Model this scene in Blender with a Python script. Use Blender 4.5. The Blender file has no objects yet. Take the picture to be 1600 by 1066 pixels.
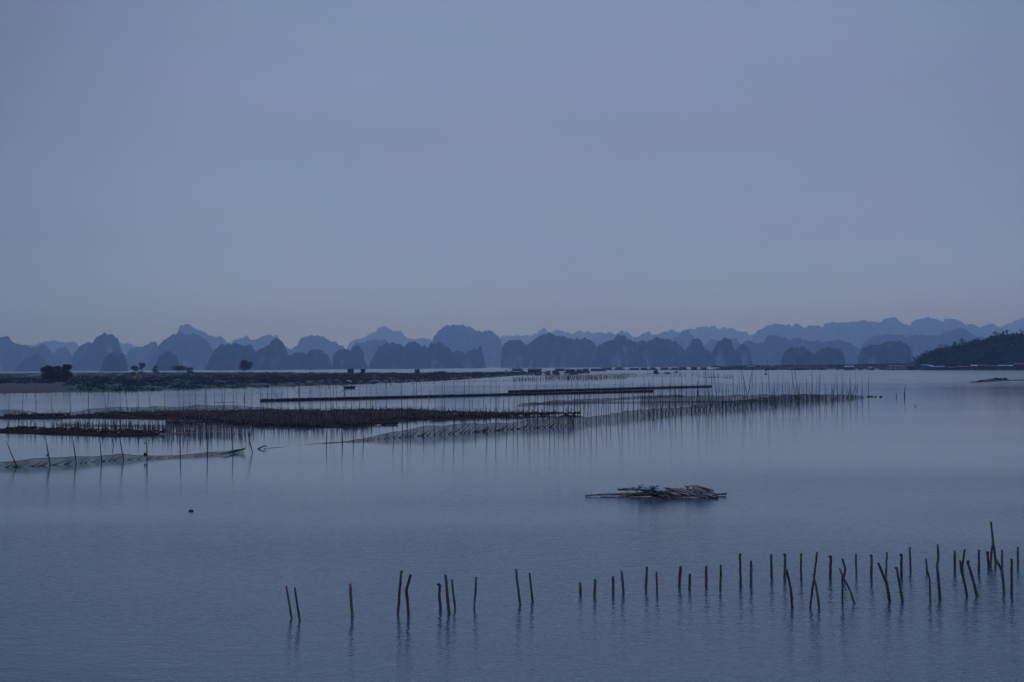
import bpy, math, random
from mathutils import Vector, Matrix, noise as mnoise

# ------------------------------------------------------------------ camera, world, sun, exposure
scene = bpy.context.scene
C = scene.collection
CAM_H = 6.5
F_PX, CX, CY, HOR = 2222.2, 800.0, 533.0, 572.5
ROLL = 0.0075                                            # the photograph is tilted a little: its horizon climbs to the right
PITCH = math.atan((HOR - CY) / F_PX)
cam_data = bpy.data.cameras.new('camera')
cam_data.lens = 50.0
cam_data.sensor_width = 36.0
cam_data.clip_start = 0.5
cam_data.clip_end = 60000.0
cam = bpy.data.objects.new('camera', cam_data)
C.objects.link(cam)
cam.location = (0, 0, CAM_H)
cam.rotation_euler = (Matrix.Rotation(math.pi / 2 + PITCH, 3, 'X') @ Matrix.Rotation(-ROLL, 3, 'Z')).to_euler()
scene.camera = cam

SUN_EL, SUN_AZ = math.radians(42), math.radians(3)      # azimuth measured from +Y towards +X
world = bpy.data.worlds.new('World')
scene.world = world
world.use_nodes = True
wn, wl = world.node_tree.nodes, world.node_tree.links
wn.clear()
w_out = wn.new('ShaderNodeOutputWorld')
sky = wn.new('ShaderNodeTexSky')
sky.sky_type = 'NISHITA'
sky.sun_disc = False
sky.sun_elevation = SUN_EL
sky.sun_rotation = SUN_AZ
sky.air_density = 1.5
sky.dust_density = 2.0
bg_sky = wn.new('ShaderNodeBackground')
bg_sky.inputs['Strength'].default_value = 0.05
wl.new(sky.outputs['Color'], bg_sky.inputs['Color'])
tc = wn.new('ShaderNodeTexCoord')
sep = wn.new('ShaderNodeSeparateXYZ')
wl.new(tc.outputs['Generated'], sep.inputs[0])
ramp = wn.new('ShaderNodeValToRGB')                      # even overcast, a little brighter overhead
wl.new(sep.outputs['Z'], ramp.inputs['Fac'])
els = ramp.color_ramp.elements
els[0].position, els[0].color = 0.0, (0.262, 0.455, 0.740, 1)
els[1].position, els[1].color = 1.0, (0.780, 1.100, 2.150, 1)
for p, c in ((0.035, (0.260, 0.432, 0.700)), (0.09, (0.203, 0.302, 0.492)), (0.16, (0.184, 0.252, 0.422)), (0.30, (0.178, 0.244, 0.425))):
    e = els.new(p)
    e.color = (*c, 1)
# sun glow behind the cloud, shaped to paint lens vignetting into the sky
dirn = wn.new('ShaderNodeVectorMath'); dirn.operation = 'DOT_PRODUCT'
wl.new(tc.outputs['Generated'], dirn.inputs[0])
gd = Vector((0.04, 1.0, 0.16)).normalized()
dirn.inputs[1].default_value = gd
glow = wn.new('ShaderNodeMapRange')
glow.inputs['From Min'].default_value = 0.85
glow.inputs['From Max'].default_value = 1.0
glow.inputs['To Min'].default_value = 0.45
glow.inputs['To Max'].default_value = 1.08
glow.interpolation_type = 'SMOOTHSTEP'
wl.new(dirn.outputs['Value'], glow.inputs['Value'])
cmap = wn.new('ShaderNodeMapping')
cmap.inputs['Scale'].default_value = (1.3, 1.3, 4.5)
wl.new(tc.outputs['Generated'], cmap.inputs['Vector'])
cn = wn.new('ShaderNodeTexNoise')
cn.inputs['Scale'].default_value = 1.6
cn.inputs['Detail'].default_value = 3.0
cn.inputs['Roughness'].default_value = 0.45
wl.new(cmap.outputs[0], cn.inputs['Vector'])
cr = wn.new('ShaderNodeMapRange')
cr.inputs['From Min'].default_value = 0.3
cr.inputs['From Max'].default_value = 0.7
cr.inputs['To Min'].default_value = 0.91
cr.inputs['To Max'].default_value = 1.085
wl.new(cn.outputs['Fac'], cr.inputs['Value'])
mul = wn.new('ShaderNodeMath'); mul.operation = 'MULTIPLY'
wl.new(glow.outputs[0], mul.inputs[0]); wl.new(cr.outputs[0], mul.inputs[1])
bg_cloud = wn.new('ShaderNodeBackground')
tn = wn.new('ShaderNodeTexNoise')                        # faint mauve and grey-green drifts in the cloud
tn.inputs['Scale'].default_value = 4.5
tn.inputs['Detail'].default_value = 4.0
wl.new(cmap.outputs[0], tn.inputs['Vector'])
tint = wn.new('ShaderNodeMix'); tint.data_type = 'RGBA'
tint.inputs['A'].default_value = (1.05, 0.97, 1.04, 1)
tint.inputs['B'].default_value = (0.95, 1.03, 0.97, 1)
tr_ = wn.new('ShaderNodeMapRange')
tr_.inputs['From Min'].default_value, tr_.inputs['From Max'].default_value = 0.35, 0.65
wl.new(tn.outputs['Fac'], tr_.inputs['Value']); wl.new(tr_.outputs[0], tint.inputs['Factor'])
tm = wn.new('ShaderNodeMix'); tm.data_type = 'RGBA'; tm.blend_type = 'MULTIPLY'
tm.inputs['Factor'].default_value = 1.0
wl.new(ramp.outputs['Color'], tm.inputs['A']); wl.new(tint.outputs['Result'], tm.inputs['B'])
wl.new(tm.outputs['Result'], bg_cloud.inputs['Color'])
wl.new(mul.outputs[0], bg_cloud.inputs['Strength'])
wmix = wn.new('ShaderNodeMixShader')
wmix.inputs['Fac'].default_value = 0.94                  # closed cloud cover over the clear-sky light
wl.new(bg_sky.outputs[0], wmix.inputs[1]); wl.new(bg_cloud.outputs[0], wmix.inputs[2])
wl.new(wmix.outputs[0], w_out.inputs['Surface'])

sun_data = bpy.data.lights.new('sun', 'SUN')
sun_data.energy = 0.30
sun_data.angle = math.radians(30)
sun_data.color = (1.0, 0.95, 0.9)
sun = bpy.data.objects.new('sun', sun_data)
C.objects.link(sun)
sd = Vector((math.sin(SUN_AZ) * math.cos(SUN_EL), math.cos(SUN_AZ) * math.cos(SUN_EL), math.sin(SUN_EL)))
sun.rotation_euler = sd.to_track_quat('Z', 'Y').to_euler()
sun.location = (0, 0, 100)

vs = scene.view_settings
vs.view_transform = 'Standard'
vs.look = 'None'
vs.exposure = 0.0
vs.gamma = 1.0
vs.use_curve_mapping = False
scene.cycles.use_denoising = True
scene.cycles.volume_bounces = 1
scene.cycles.max_bounces = 8
scene.cycles.transparent_max_bounces = 24
scene.cycles.sample_clamp_indirect = 4.0

# ------------------------------------------------------------------ helpers
rnd = random.Random(7)
cp, sp = math.cos(PITCH), math.sin(PITCH)
cr0, sr0 = math.cos(ROLL), math.sin(ROLL)

def ray(x, y):
    u, v = (x - CX) / F_PX, (CY - y) / F_PX
    u, v = u * cr0 + v * sr0, v * cr0 - u * sr0
    return Vector((u, cp - v * sp, sp + v * cp))

def gp(x, y, z=0.0):
    """point of the plane at height z seen at this place of the photograph"""
    d = ray(x, y)
    t = (z - CAM_H) / d.z
    return Vector((d.x * t, d.y * t, z))

def at(x, y, Y):
    d = ray(x, y)
    t = Y / d.y
    return Vector((d.x * t, Y, CAM_H + d.z * t))

def proj(p):
    q = Vector((p[0], p[1], p[2] - CAM_H))
    dep = q.y * cp + q.z * sp
    up = -q.y * sp + q.z * cp
    u, v = q.x / dep, up / dep
    u, v = u * cr0 - v * sr0, u * sr0 + v * cr0
    return CX + F_PX * u, CY - F_PX * v

def lerp_pts(pts, x):
    if x <= pts[0][0]: return pts[0][1]
    for (a, b), (c, d) in zip(pts, pts[1:]):
        if x <= c:
            return b + (d - b) * (x - a) / max(c - a, 1e-6)
    return pts[-1][1]

class MB:
    def __init__(s): s.v, s.f = [], []
    def quad(s, a, b, c, d):
        n = len(s.v); s.v += [a, b, c, d]; s.f.append((n, n + 1, n + 2, n + 3))
    def box(s, c, size, rz=0.0, tilt=0.0):
        hx, hy, hz = size[0] / 2, size[1] / 2, size[2] / 2
        n = len(s.v); cr_, sr = math.cos(rz), math.sin(rz)
        for sx, sy, sz in ((-1,-1,-1),(1,-1,-1),(1,1,-1),(-1,1,-1),(-1,-1,1),(1,-1,1),(1,1,1),(-1,1,1)):
            x, y, z = sx * hx, sy * hy, sz * hz + tilt * sx * hx
            s.v.append((c[0] + x * cr_ - y * sr, c[1] + x * sr + y * cr_, c[2] + z))
        for q in ((0,3,2,1),(4,5,6,7),(0,1,5,4),(1,2,6,5),(2,3,7,6),(3,0,4,7)):
            s.f.append(tuple(n + i for i in q))
    def tube(s, pts, rads, sides=6, cap=True):
        pts = [Vector(p) for p in pts]
        if not isinstance(rads, (list, tuple)): rads = [rads] * len(pts)
        n0 = len(s.v)
        for i, p in enumerate(pts):
            t = (pts[min(i + 1, len(pts) - 1)] - pts[max(i - 1, 0)]).normalized()
            a = t.cross(Vector((0, 1, 0)) if abs(t.y) < 0.9 else Vector((1, 0, 0))).normalized()
            b = t.cross(a)
            for k in range(sides):
                an = 2 * math.pi * k / sides
                s.v.append(tuple(p + (a * math.cos(an) + b * math.sin(an)) * rads[i]))
        for i in range(len(pts) - 1):
            for k in range(sides):
                k2 = (k + 1) % sides
                s.f.append((n0 + i * sides + k, n0 + i * sides + k2, n0 + (i + 1) * sides + k2, n0 + (i + 1) * sides + k))
        if cap:
            s.f.append(tuple(n0 + k for k in range(sides))[::-1])
            m = n0 + (len(pts) - 1) * sides
            s.f.append(tuple(m + k for k in range(sides)))
    def lump(s, c, r, seed=0, rough=0.3, n=6, m=8):
        n0 = len(s.v)
        for i in range(n + 1):
            th = math.pi * i / n
            for k in range(m):
                ph = 2 * math.pi * k / m
                d = Vector((math.sin(th) * math.cos(ph), math.sin(th) * math.sin(ph), math.cos(th)))
                q = 1 + rough * mnoise.fractal(d * 1.7 + Vector((seed * 3.1, seed, 0)), 0.6, 2.2, 3)
                s.v.append((c[0] + d.x * r[0] * q, c[1] + d.y * r[1] * q, c[2] + d.z * r[2] * q))
        for i in range(n):
            for k in range(m):
                k2 = (k + 1) % m
                s.f.append((n0 + i * m + k, n0 + (i + 1) * m + k, n0 + (i + 1) * m + k2, n0 + i * m + k2))
    def mesh(s, name, smooth=False):
        me = bpy.data.meshes.new(name)
        me.from_pydata([tuple(p) for p in s.v], [], s.f)
        if smooth:
            for p in me.polygons: p.use_smooth = True
        me.update()
        return me
    def build(s, name, mat, parent=None, smooth=False):
        return put(name, s.mesh(name, smooth), mat, parent)

def put(name, me, mat, parent=None, loc=None, rot=None, scale=None):
    if mat and not me.materials: me.materials.append(mat)
    o = bpy.data.objects.new(name, me)
    C.objects.link(o)
    if parent:
        o.parent = parent
        o.location = -parent.location if loc is None else Vector(loc) - parent.location
    elif loc is not None:
        o.location = loc
    if rot is not None: o.rotation_euler = rot
    if scale is not None: o.scale = scale
    return o

def empty(name, loc, label, cat, group=None):
    o = bpy.data.objects.new(name, None)
    o.empty_display_size = 0.2
    C.objects.link(o)
    o.location = loc
    return tag(o, label, cat, group)

def tag(o, label, cat, group=None):
    o['label'], o['category'] = label, cat
    if group: o['group'] = group
    return o

def structure(o):
    o['kind'] = 'structure'
    return o

def stuff(o, label=None, cat=None):
    o['kind'] = 'stuff'
    if label: o['label'], o['category'] = label, cat
    return o

ORD = ['first', 'second', 'third', 'fourth', 'fifth', 'sixth', 'seventh', 'eighth', 'ninth', 'tenth', 'eleventh', 'twelfth',
       'thirteenth', 'fourteenth', 'fifteenth', 'sixteenth', 'seventeenth', 'eighteenth', 'nineteenth', 'twentieth']

def ordinal(i):
    if i < 20: return ORD[i]
    tens = {2: 'twenty', 3: 'thirty', 4: 'forty', 5: 'fifty'}[(i + 1) // 10]
    r = (i + 1) % 10
    return tens + '-' + ORD[r - 1] if r else {2: 'twentieth', 3: 'thirtieth', 4: 'fortieth', 5: 'fiftieth'}[(i + 1) // 10]

# ------------------------------------------------------------------ materials
def new_mat(name):
    m = bpy.data.materials.new(name)
    m.use_nodes = True
    n, l = m.node_tree.nodes, m.node_tree.links
    return m, n, l, n['Principled BSDF']

def plain(name, col, col2=None, scale=3.0, rough=0.85, stretch=(1, 1, 1), bump=0.0, per_object=0.0):
    m, n, l, b = new_mat(name)
    b.inputs['Roughness'].default_value = rough
    b.inputs['Specular IOR Level'].default_value = 0.25
    t = n.new('ShaderNodeTexCoord')
    mp = n.new('ShaderNodeMapping')
    mp.inputs['Scale'].default_value = stretch
    l.new(t.outputs['Object'], mp.inputs['Vector'])
    nz = n.new('ShaderNodeTexNoise')
    nz.inputs['Scale'].default_value = scale
    nz.inputs['Detail'].default_value = 5
    l.new(mp.outputs[0], nz.inputs['Vector'])
    r = n.new('ShaderNodeValToRGB')
    r.color_ramp.elements[0].position, r.color_ramp.elements[0].color = 0.35, (*col, 1)
    c2 = col2 or tuple(c * 1.5 for c in col)
    r.color_ramp.elements[1].position, r.color_ramp.elements[1].color = 0.65, (*c2, 1)
    l.new(nz.outputs['Fac'], r.inputs['Fac'])
    out = r.outputs['Color']
    if per_object:
        oi = n.new('ShaderNodeObjectInfo')
        mr = n.new('ShaderNodeMapRange')
        mr.inputs['To Min'].default_value = 1 - per_object
        mr.inputs['To Max'].default_value = 1 + per_object
        l.new(oi.outputs['Random'], mr.inputs['Value'])
        mx = n.new('ShaderNodeVectorMath'); mx.operation = 'SCALE'
        l.new(out, mx.inputs[0]); l.new(mr.outputs[0], mx.inputs['Scale'])
        out = mx.outputs[0]
    l.new(out, b.inputs['Base Color'])
    if bump:
        bp = n.new('ShaderNodeBump')
        bp.inputs['Strength'].default_value = bump
        bp.inputs['Distance'].default_value = 0.05
        l.new(nz.outputs['Fac'], bp.inputs['Height'])
        l.new(bp.outputs[0], b.inputs['Normal'])
    return m

M = {}
M['stake'] = plain('weathered_stake_wood', (0.070, 0.056, 0.050), (0.200, 0.165, 0.148), 7, 0.9, (3, 3, 0.5), 0.4, 0.35)
M['bamboo'] = plain('grey_bamboo', (0.045, 0.038, 0.034), (0.11, 0.09, 0.075), 4, 0.8, (2, 2, 0.4), 0.2, 0.5)
M['raft_bamboo'] = plain('brown_bamboo', (0.125, 0.100, 0.092), (0.36, 0.305, 0.28), 3, 0.7, (1, 1, 1), 0.2, 0.75)
M['oyster'] = plain('oyster_crust', (0.022, 0.016, 0.015), (0.085, 0.058, 0.048), 3, 0.95, (1, 1, 1), 0.6)
M['rack_stake'] = plain('rack_stick', (0.045, 0.033, 0.029), (0.24, 0.18, 0.15), 0.7, 0.9, (1, 1, 0.3), 0.2, 0.5)
M['foam'] = plain('dirty_white_foam', (0.34, 0.33, 0.32), (0.66, 0.65, 0.63), 10, 0.9, bump=0.3)
M['float_tube'] = plain('dark_float_sleeve', (0.010, 0.011, 0.016), (0.024, 0.024, 0.032), 1.5, 0.6, per_object=0.3)
M['gather'] = plain('bunched_net', (0.022, 0.021, 0.024), (0.05, 0.048, 0.05), 3, 0.95)
M['net_heap'] = plain('heaped_net', (0.09, 0.095, 0.10), (0.2, 0.2, 0.2), 1, 0.95)
M['mud'] = plain('wet_brown_mud', (0.009, 0.007, 0.007), (0.034, 0.022, 0.019), 0.6, 1.0, (1, 0.4, 1), 0.5)
M['mud'].node_tree.nodes['Principled BSDF'].inputs['Specular IOR Level'].default_value = 0.03
M['rope'] = plain('dark_rope', (0.03, 0.028, 0.03), rough=0.9)
M['hull'] = plain('dark_blue_hull', (0.015, 0.022, 0.04), (0.03, 0.04, 0.065), 3, 0.6)
M['tarp'] = plain('pale_tarpaulin', (0.62, 0.66, 0.63), (0.74, 0.77, 0.74), 3, 0.7)
M['leaf'] = plain('tree_leaf', (0.008, 0.016, 0.011), (0.022, 0.036, 0.018), 0.6, 0.8)
M['shrub'] = plain('bank_shrub_leaf', (0.020, 0.043, 0.028), (0.032, 0.058, 0.036), 0.06, 0.85)
M['hill_leaf'] = plain('hill_forest_leaf', (0.006, 0.018, 0.009), (0.030, 0.060, 0.020), 0.06, 0.85)
M['bark'] = plain('tree_bark', (0.03, 0.025, 0.02), rough=0.95)
M['soil'] = plain('hill_soil', (0.008, 0.012, 0.008), (0.018, 0.024, 0.014), 0.05, 0.95)
M['hut_wall'] = plain('weathered_board', (0.05, 0.05, 0.052), (0.08, 0.08, 0.08), 2, 0.9)
M['dark_pane'] = plain('dark_pane', (0.01, 0.011, 0.014), rough=0.3)
M['raft_deck'] = plain('raft_deck', (0.03, 0.028, 0.028), (0.06, 0.052, 0.05), 1, 0.9)

def paint(name, col):
    k = 'paint_' + name
    if k not in M: M[k] = plain(name + '_paint', tuple(c * 0.8 for c in col), tuple(c * 1.1 for c in col), 0.4, 0.75)
    return M[k]

def karst_material():
    m, n, l, b = new_mat('limestone_and_scrub')
    b.inputs['Roughness'].default_value = 0.95
    b.inputs['Specular IOR Level'].default_value = 0.1
    g = n.new('ShaderNodeNewGeometry')
    s = n.new('ShaderNodeSeparateXYZ'); l.new(g.outputs['Normal'], s.inputs[0])
    mp = n.new('ShaderNodeMapping'); mp.inputs['Scale'].default_value = (0.03, 0.03, 0.006)
    l.new(g.outputs['Position'], mp.inputs['Vector'])
    nz = n.new('ShaderNodeTexNoise'); nz.inputs['Scale'].default_value = 1.0; nz.inputs['Detail'].default_value = 6
    l.new(mp.outputs[0], nz.inputs['Vector'])
    nz2 = n.new('ShaderNodeTexNoise'); nz2.inputs['Scale'].default_value = 0.012; nz2.inputs['Detail'].default_value = 3
    l.new(g.outputs['Position'], nz2.inputs['Vector'])
    st = n.new('ShaderNodeMapRange')                     # steep faces show bare rock
    st.inputs['From Min'].default_value, st.inputs['From Max'].default_value = 0.55, 0.12
    l.new(s.outputs['Z'], st.inputs['Value'])
    a = n.new('ShaderNodeMath'); a.operation = 'MULTIPLY'
    l.new(nz.outputs['Fac'], a.inputs[0]); l.new(nz2.outputs['Fac'], a.inputs[1])
    a2 = n.new('ShaderNodeMapRange')
    a2.inputs['From Min'].default_value, a2.inputs['From Max'].default_value = 0.295, 0.36
    l.new(a.outputs[0], a2.inputs['Value'])
    f = n.new('ShaderNodeMath'); f.operation = 'MULTIPLY'
    l.new(st.outputs[0], f.inputs[0]); l.new(a2.outputs[0], f.inputs[1])
    mx = n.new('ShaderNodeMix'); mx.data_type = 'RGBA'
    l.new(f.outputs[0], mx.inputs['Factor'])
    nz3 = n.new('ShaderNodeTexNoise'); nz3.inputs['Scale'].default_value = 0.05; nz3.inputs['Detail'].default_value = 7; nz3.inputs['Roughness'].default_value = 0.65
    l.new(g.outputs['Position'], nz3.inputs['Vector'])
    vr = n.new('ShaderNodeValToRGB')
    vr.color_ramp.elements[0].position, vr.color_ramp.elements[0].color = 0.38, (0.004, 0.007, 0.005, 1)
    vr.color_ramp.elements[1].position, vr.color_ramp.elements[1].color = 0.64, (0.052, 0.062, 0.040, 1)
    l.new(nz3.outputs['Fac'], vr.inputs['Fac'])
    l.new(vr.outputs['Color'], mx.inputs['A'])
    kb = n.new('ShaderNodeBump'); kb.inputs['Strength'].default_value = 0.9; kb.inputs['Distance'].default_value = 14.0
    l.new(nz3.outputs['Fac'], kb.inputs['Height']); l.new(kb.outputs[0], b.inputs['Normal'])
    mx.inputs['B'].default_value = (0.27, 0.265, 0.25, 1)
    l.new(mx.outputs['Result'], b.inputs['Base Color'])
    return m
M['karst'] = karst_material()

def water_material():
    m, n, l, b = new_mat('sea_water')
    b.inputs['Base Color'].default_value = (0.033, 0.080, 0.106, 1)
    b.inputs['Roughness'].default_value = 0.03
    b.inputs['IOR'].default_value = 1.333
    g = n.new('ShaderNodeNewGeometry')
    s = n.new('ShaderNodeSeparateXYZ'); l.new(g.outputs['Position'], s.inputs[0])
    def nz(scale, detail, st=(1, 1, 1), dist=0.0):
        mp = n.new('ShaderNodeMapping'); mp.inputs['Scale'].default_value = st
        l.new(g.outputs['Position'], mp.inputs['Vector'])
        t = n.new('ShaderNodeTexNoise')
        t.inputs['Scale'].default_value = scale; t.inputs['Detail'].default_value = detail
        t.inputs['Distortion'].default_value = dist
        l.new(mp.outputs[0], t.inputs['Vector'])
        return t.outputs['Fac']
    # wind: light ripples on the open near water, calm behind the nets
    calm = n.new('ShaderNodeMapRange')
    calm.inputs['From Min'].default_value, calm.inputs['From Max'].default_value = 36, 112
    calm.inputs['To Min'].default_value, calm.inputs['To Max'].default_value = 1.0, 0.09
    calm.interpolation_type = 'SMOOTHSTEP'
    l.new(s.outputs['Y'], calm.inputs['Value'])
    patch = n.new('ShaderNodeMapRange')
    patch.inputs['From Min'].default_value, patch.inputs['From Max'].default_value = 0.35, 0.65
    patch.inputs['To Min'].default_value, patch.inputs['To Max'].default_value = 0.35, 1.3
    l.new(nz(0.035, 2, (0.5, 1, 1)), patch.inputs['Value'])
    st = n.new('ShaderNodeMath'); st.operation = 'MULTIPLY'
    l.new(calm.outputs[0], st.inputs[0]); l.new(patch.outputs[0], st.inputs[1])
    small, mid, big = nz(5.6, 3, (0.75, 1.2, 1), 0.3), nz(1.3, 2, (0.6, 1.3, 1), 0.2), nz(0.16, 2, (0.5, 1, 1))
    a = n.new('ShaderNodeMath'); a.operation = 'MULTIPLY_ADD'
    l.new(mid, a.inputs[0]); a.inputs[1].default_value = 1.1; l.new(small, a.inputs[2])
    a2 = n.new('ShaderNodeMath'); a2.operation = 'MULTIPLY_ADD'
    l.new(big, a2.inputs[0]); a2.inputs[1].default_value = 1.8; l.new(a.outputs[0], a2.inputs[2])
    bp = n.new('ShaderNodeBump')
    bp.inputs['Distance'].default_value = 0.025
    l.new(st.outputs[0], bp.inputs['Strength'])
    l.new(a2.outputs[0], bp.inputs['Height'])
    l.new(bp.outputs[0], b.inputs['Normal'])
    # still, sheltered lanes are smoother than wind-touched ones
    rr = n.new('ShaderNodeMapRange')
    rr.inputs['From Min'].default_value, rr.inputs['From Max'].default_value = 0.3, 0.7
    rr.inputs['To Min'].default_value, rr.inputs['To Max'].default_value = 0.045, 0.115
    l.new(nz(0.012, 3, (0.25, 1, 1)), rr.inputs['Value'])
    far = n.new('ShaderNodeMapRange')                    # the open bay beyond the farms is ruffled by the breeze
    far.inputs['From Min'].default_value, far.inputs['From Max'].default_value = 260, 900
    far.inputs['To Min'].default_value, far.inputs['To Max'].default_value = 0.0, 0.15
    far.interpolation_type = 'SMOOTHSTEP'
    l.new(s.outputs['Y'], far.inputs['Value'])
    ra = n.new('ShaderNodeMath'); ra.operation = 'ADD'
    l.new(rr.outputs[0], ra.inputs[0]); l.new(far.outputs[0], ra.inputs[1])
    l.new(ra.outputs[0], b.inputs['Roughness'])
    return m
M['water'] = water_material()

def net_material(name, col, clear):
    m, n, l, b = new_mat(name)
    b.inputs['Base Color'].default_value = (*col, 1)
    b.inputs['Roughness'].default_value = 0.9
    b.inputs['Specular IOR Level'].default_value = 0.1
    g = n.new('ShaderNodeNewGeometry')
    nz = n.new('ShaderNodeTexNoise'); nz.inputs['Scale'].default_value = 1.3; nz.inputs['Detail'].default_value = 4
    l.new(g.outputs['Position'], nz.inputs['Vector'])
    mr = n.new('ShaderNodeMapRange')
    mr.inputs['From Min'].default_value, mr.inputs['From Max'].default_value = 0.3, 0.7
    mr.inputs['To Min'].default_value, mr.inputs['To Max'].default_value = clear - 0.14, clear + 0.14
    l.new(nz.outputs['Fac'], mr.inputs['Value'])
    l.new(mr.outputs[0], (inv := n.new('ShaderNodeMath')).inputs[1])
    inv.operation = 'SUBTRACT'; inv.inputs[0].default_value = 1.0
    l.new(inv.outputs[0], b.inputs['Alpha'])
    return m
M['net'] = net_material('grey_fishing_net', (0.040, 0.040, 0.042), 0.42)
M['net_thin'] = net_material('thin_fishing_net', (0.032, 0.033, 0.037), 0.48)

def bank_material():
    m, n, l, b = new_mat('mud_and_grass')
    b.inputs['Roughness'].default_value = 0.95
    at_ = n.new('ShaderNodeAttribute'); at_.attribute_name = 'grass'
    g = n.new('ShaderNodeNewGeometry')
    nz = n.new('ShaderNodeTexNoise'); nz.inputs['Scale'].default_value = 0.09; nz.inputs['Detail'].default_value = 6
    l.new(g.outputs['Position'], nz.inputs['Vector'])
    ad = n.new('ShaderNodeMath'); ad.operation = 'ADD'
    l.new(at_.outputs['Fac'], ad.inputs[0]); l.new(nz.outputs['Fac'], ad.inputs[1])
    mr = n.new('ShaderNodeMapRange')
    mr.inputs['From Min'].default_value, mr.inputs['From Max'].default_value = 0.85, 1.1
    l.new(ad.outputs[0], mr.inputs['Value'])
    mud = n.new('ShaderNodeValToRGB')
    mud.color_ramp.elements[0].position, mud.color_ramp.elements[0].color = 0.35, (0.022, 0.018, 0.017, 1)
    mud.color_ramp.elements[1].position, mud.color_ramp.elements[1].color = 0.62, (0.048, 0.037, 0.033, 1)
    l.new(nz.outputs['Fac'], mud.inputs['Fac'])
    gr = n.new('ShaderNodeValToRGB')
    gr.color_ramp.elements[0].position, gr.color_ramp.elements[0].color = 0.35, (0.016, 0.027, 0.018, 1)
    gr.color_ramp.elements[1].position, gr.color_ramp.elements[1].color = 0.65, (0.040, 0.056, 0.034, 1)
    l.new(nz.outputs['Fac'], gr.inputs['Fac'])
    mx = n.new('ShaderNodeMix'); mx.data_type = 'RGBA'
    l.new(mr.outputs[0], mx.inputs['Factor'])
    l.new(mud.outputs[0], mx.inputs['A']); l.new(gr.outputs[0], mx.inputs['B'])
    l.new(mx.outputs['Result'], b.inputs['Base Color'])
    return m
M['bank'] = bank_material()

# ------------------------------------------------------------------ the sea
mb = MB()
W, YF, YB = 11000.0, 21000.0, -300.0
mb.quad((-W, YB, 0), (W, YB, 0), (W, YF, 0), (-W, YF, 0))
structure(mb.build('water', M['water']))

# ------------------------------------------------------------------ limestone hills
def smooth_profile(pts, x):
    """monotone-ish cubic through the outline points"""
    if x <= pts[0][0]: return pts[0][1]
    if x >= pts[-1][0]: return pts[-1][1]
    for i in range(len(pts) - 1):
        if x <= pts[i + 1][0]:
            x0, y0 = pts[i]; x1, y1 = pts[i + 1]
            t = (x - x0) / max(x1 - x0, 1e-6)
            s = t * t * (3 - 2 * t)
            return y0 + (y1 - y0) * (0.5 * t + 0.5 * s)
    return pts[-1][1]

def karst(label, pts, D, seed, depth=0.55, name='karst_hill', mat='karst', base=None, rough=1.0):
    """a limestone island: outline heights along its length, rounded in depth, with spurs and ledges"""
    x0, x1 = pts[0][0], pts[-1][0]
    wpx = x1 - x0
    nx = max(24, min(220, int(wpx * 1.5)))
    nv = 30
    k = D / F_PX
    pts = [(pts[0][0], 592)] + list(pts[1:-1]) + [(pts[-1][0], 592)]
    hmax = max(at(p[0], p[1], D).z for p in pts)
    half_depth = max(depth * min(wpx * k, hmax * 3.0), hmax * 0.6) * 0.5
    verts, faces = [], []
    for i in range(nx + 1):
        x = x0 + wpx * i / nx
        y = smooth_profile(pts, x)
        h = max(at(x, y, D).z, 0.0)
        sx = (x - CX) * k
        q = Vector((sx * 0.012 * 4000 / D, seed * 7.3, 0))
        h *= 1.0
        rug = (mnoise.fractal(Vector((sx * 9.0 / D * 40, seed * 3.7, 1.3)), 0.7, 2.1, 5)) * 0.0015 * D * rough * min(1.0, h / (0.25 * hmax + 1))
        h = max(h + rug, 0.0)
        wd = half_depth * (0.35 + 0.65 * min(1.0, h / hmax) ** 0.5)
        ridge = 0.35 * mnoise.noise(q * 1.3 + Vector((5.1, 2.2, 0)))
        for j in range(nv + 1):
            v = -1 + 2 * j / nv
            vv = (v - ridge) / (1 - ridge) if v > ridge else (v - ridge) / (1 + ridge)
            s = max(0.0, 1 - abs(vv) ** 2.4) ** 0.62
            z = h * s
            p3 = Vector((sx * 14 / D * 8, v * 2.2 + seed, z / hmax * 2.0))
            z *= 1.0 - 0.22 * max(0.0, mnoise.fractal(p3 * 1.5, 0.8, 2.0, 4)) * (1 - s * 0.55)
            # gullies and ledges pushed in and out of the cliff
            push = mnoise.fractal(Vector((sx * 90 / D, z / hmax * 1.3, seed + (0 if v < 0 else 40))), 0.8, 2.1, 4) * 0.16 * half_depth * (1 if v < 0 else -1)
            push *= math.sin(math.pi * (j / nv)) ** 0.5 if 0 < j < nv else 0
            Y = D + v * wd + push + half_depth * 0.5
            verts.append((sx * Y / D if False else sx, Y, z - 0.6))
    for i in range(nx):
        for j in range(nv):
            a = i * (nv + 1) + j
            faces.append((a, a + nv + 1, a + nv + 2, a + 1))
    me = bpy.data.meshes.new(name)
    me.from_pydata(verts, [], faces)
    for p in me.polygons: p.use_smooth = True
    o = put(name, me, M[mat])
    o['label'] = label
    return structure(o)

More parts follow.
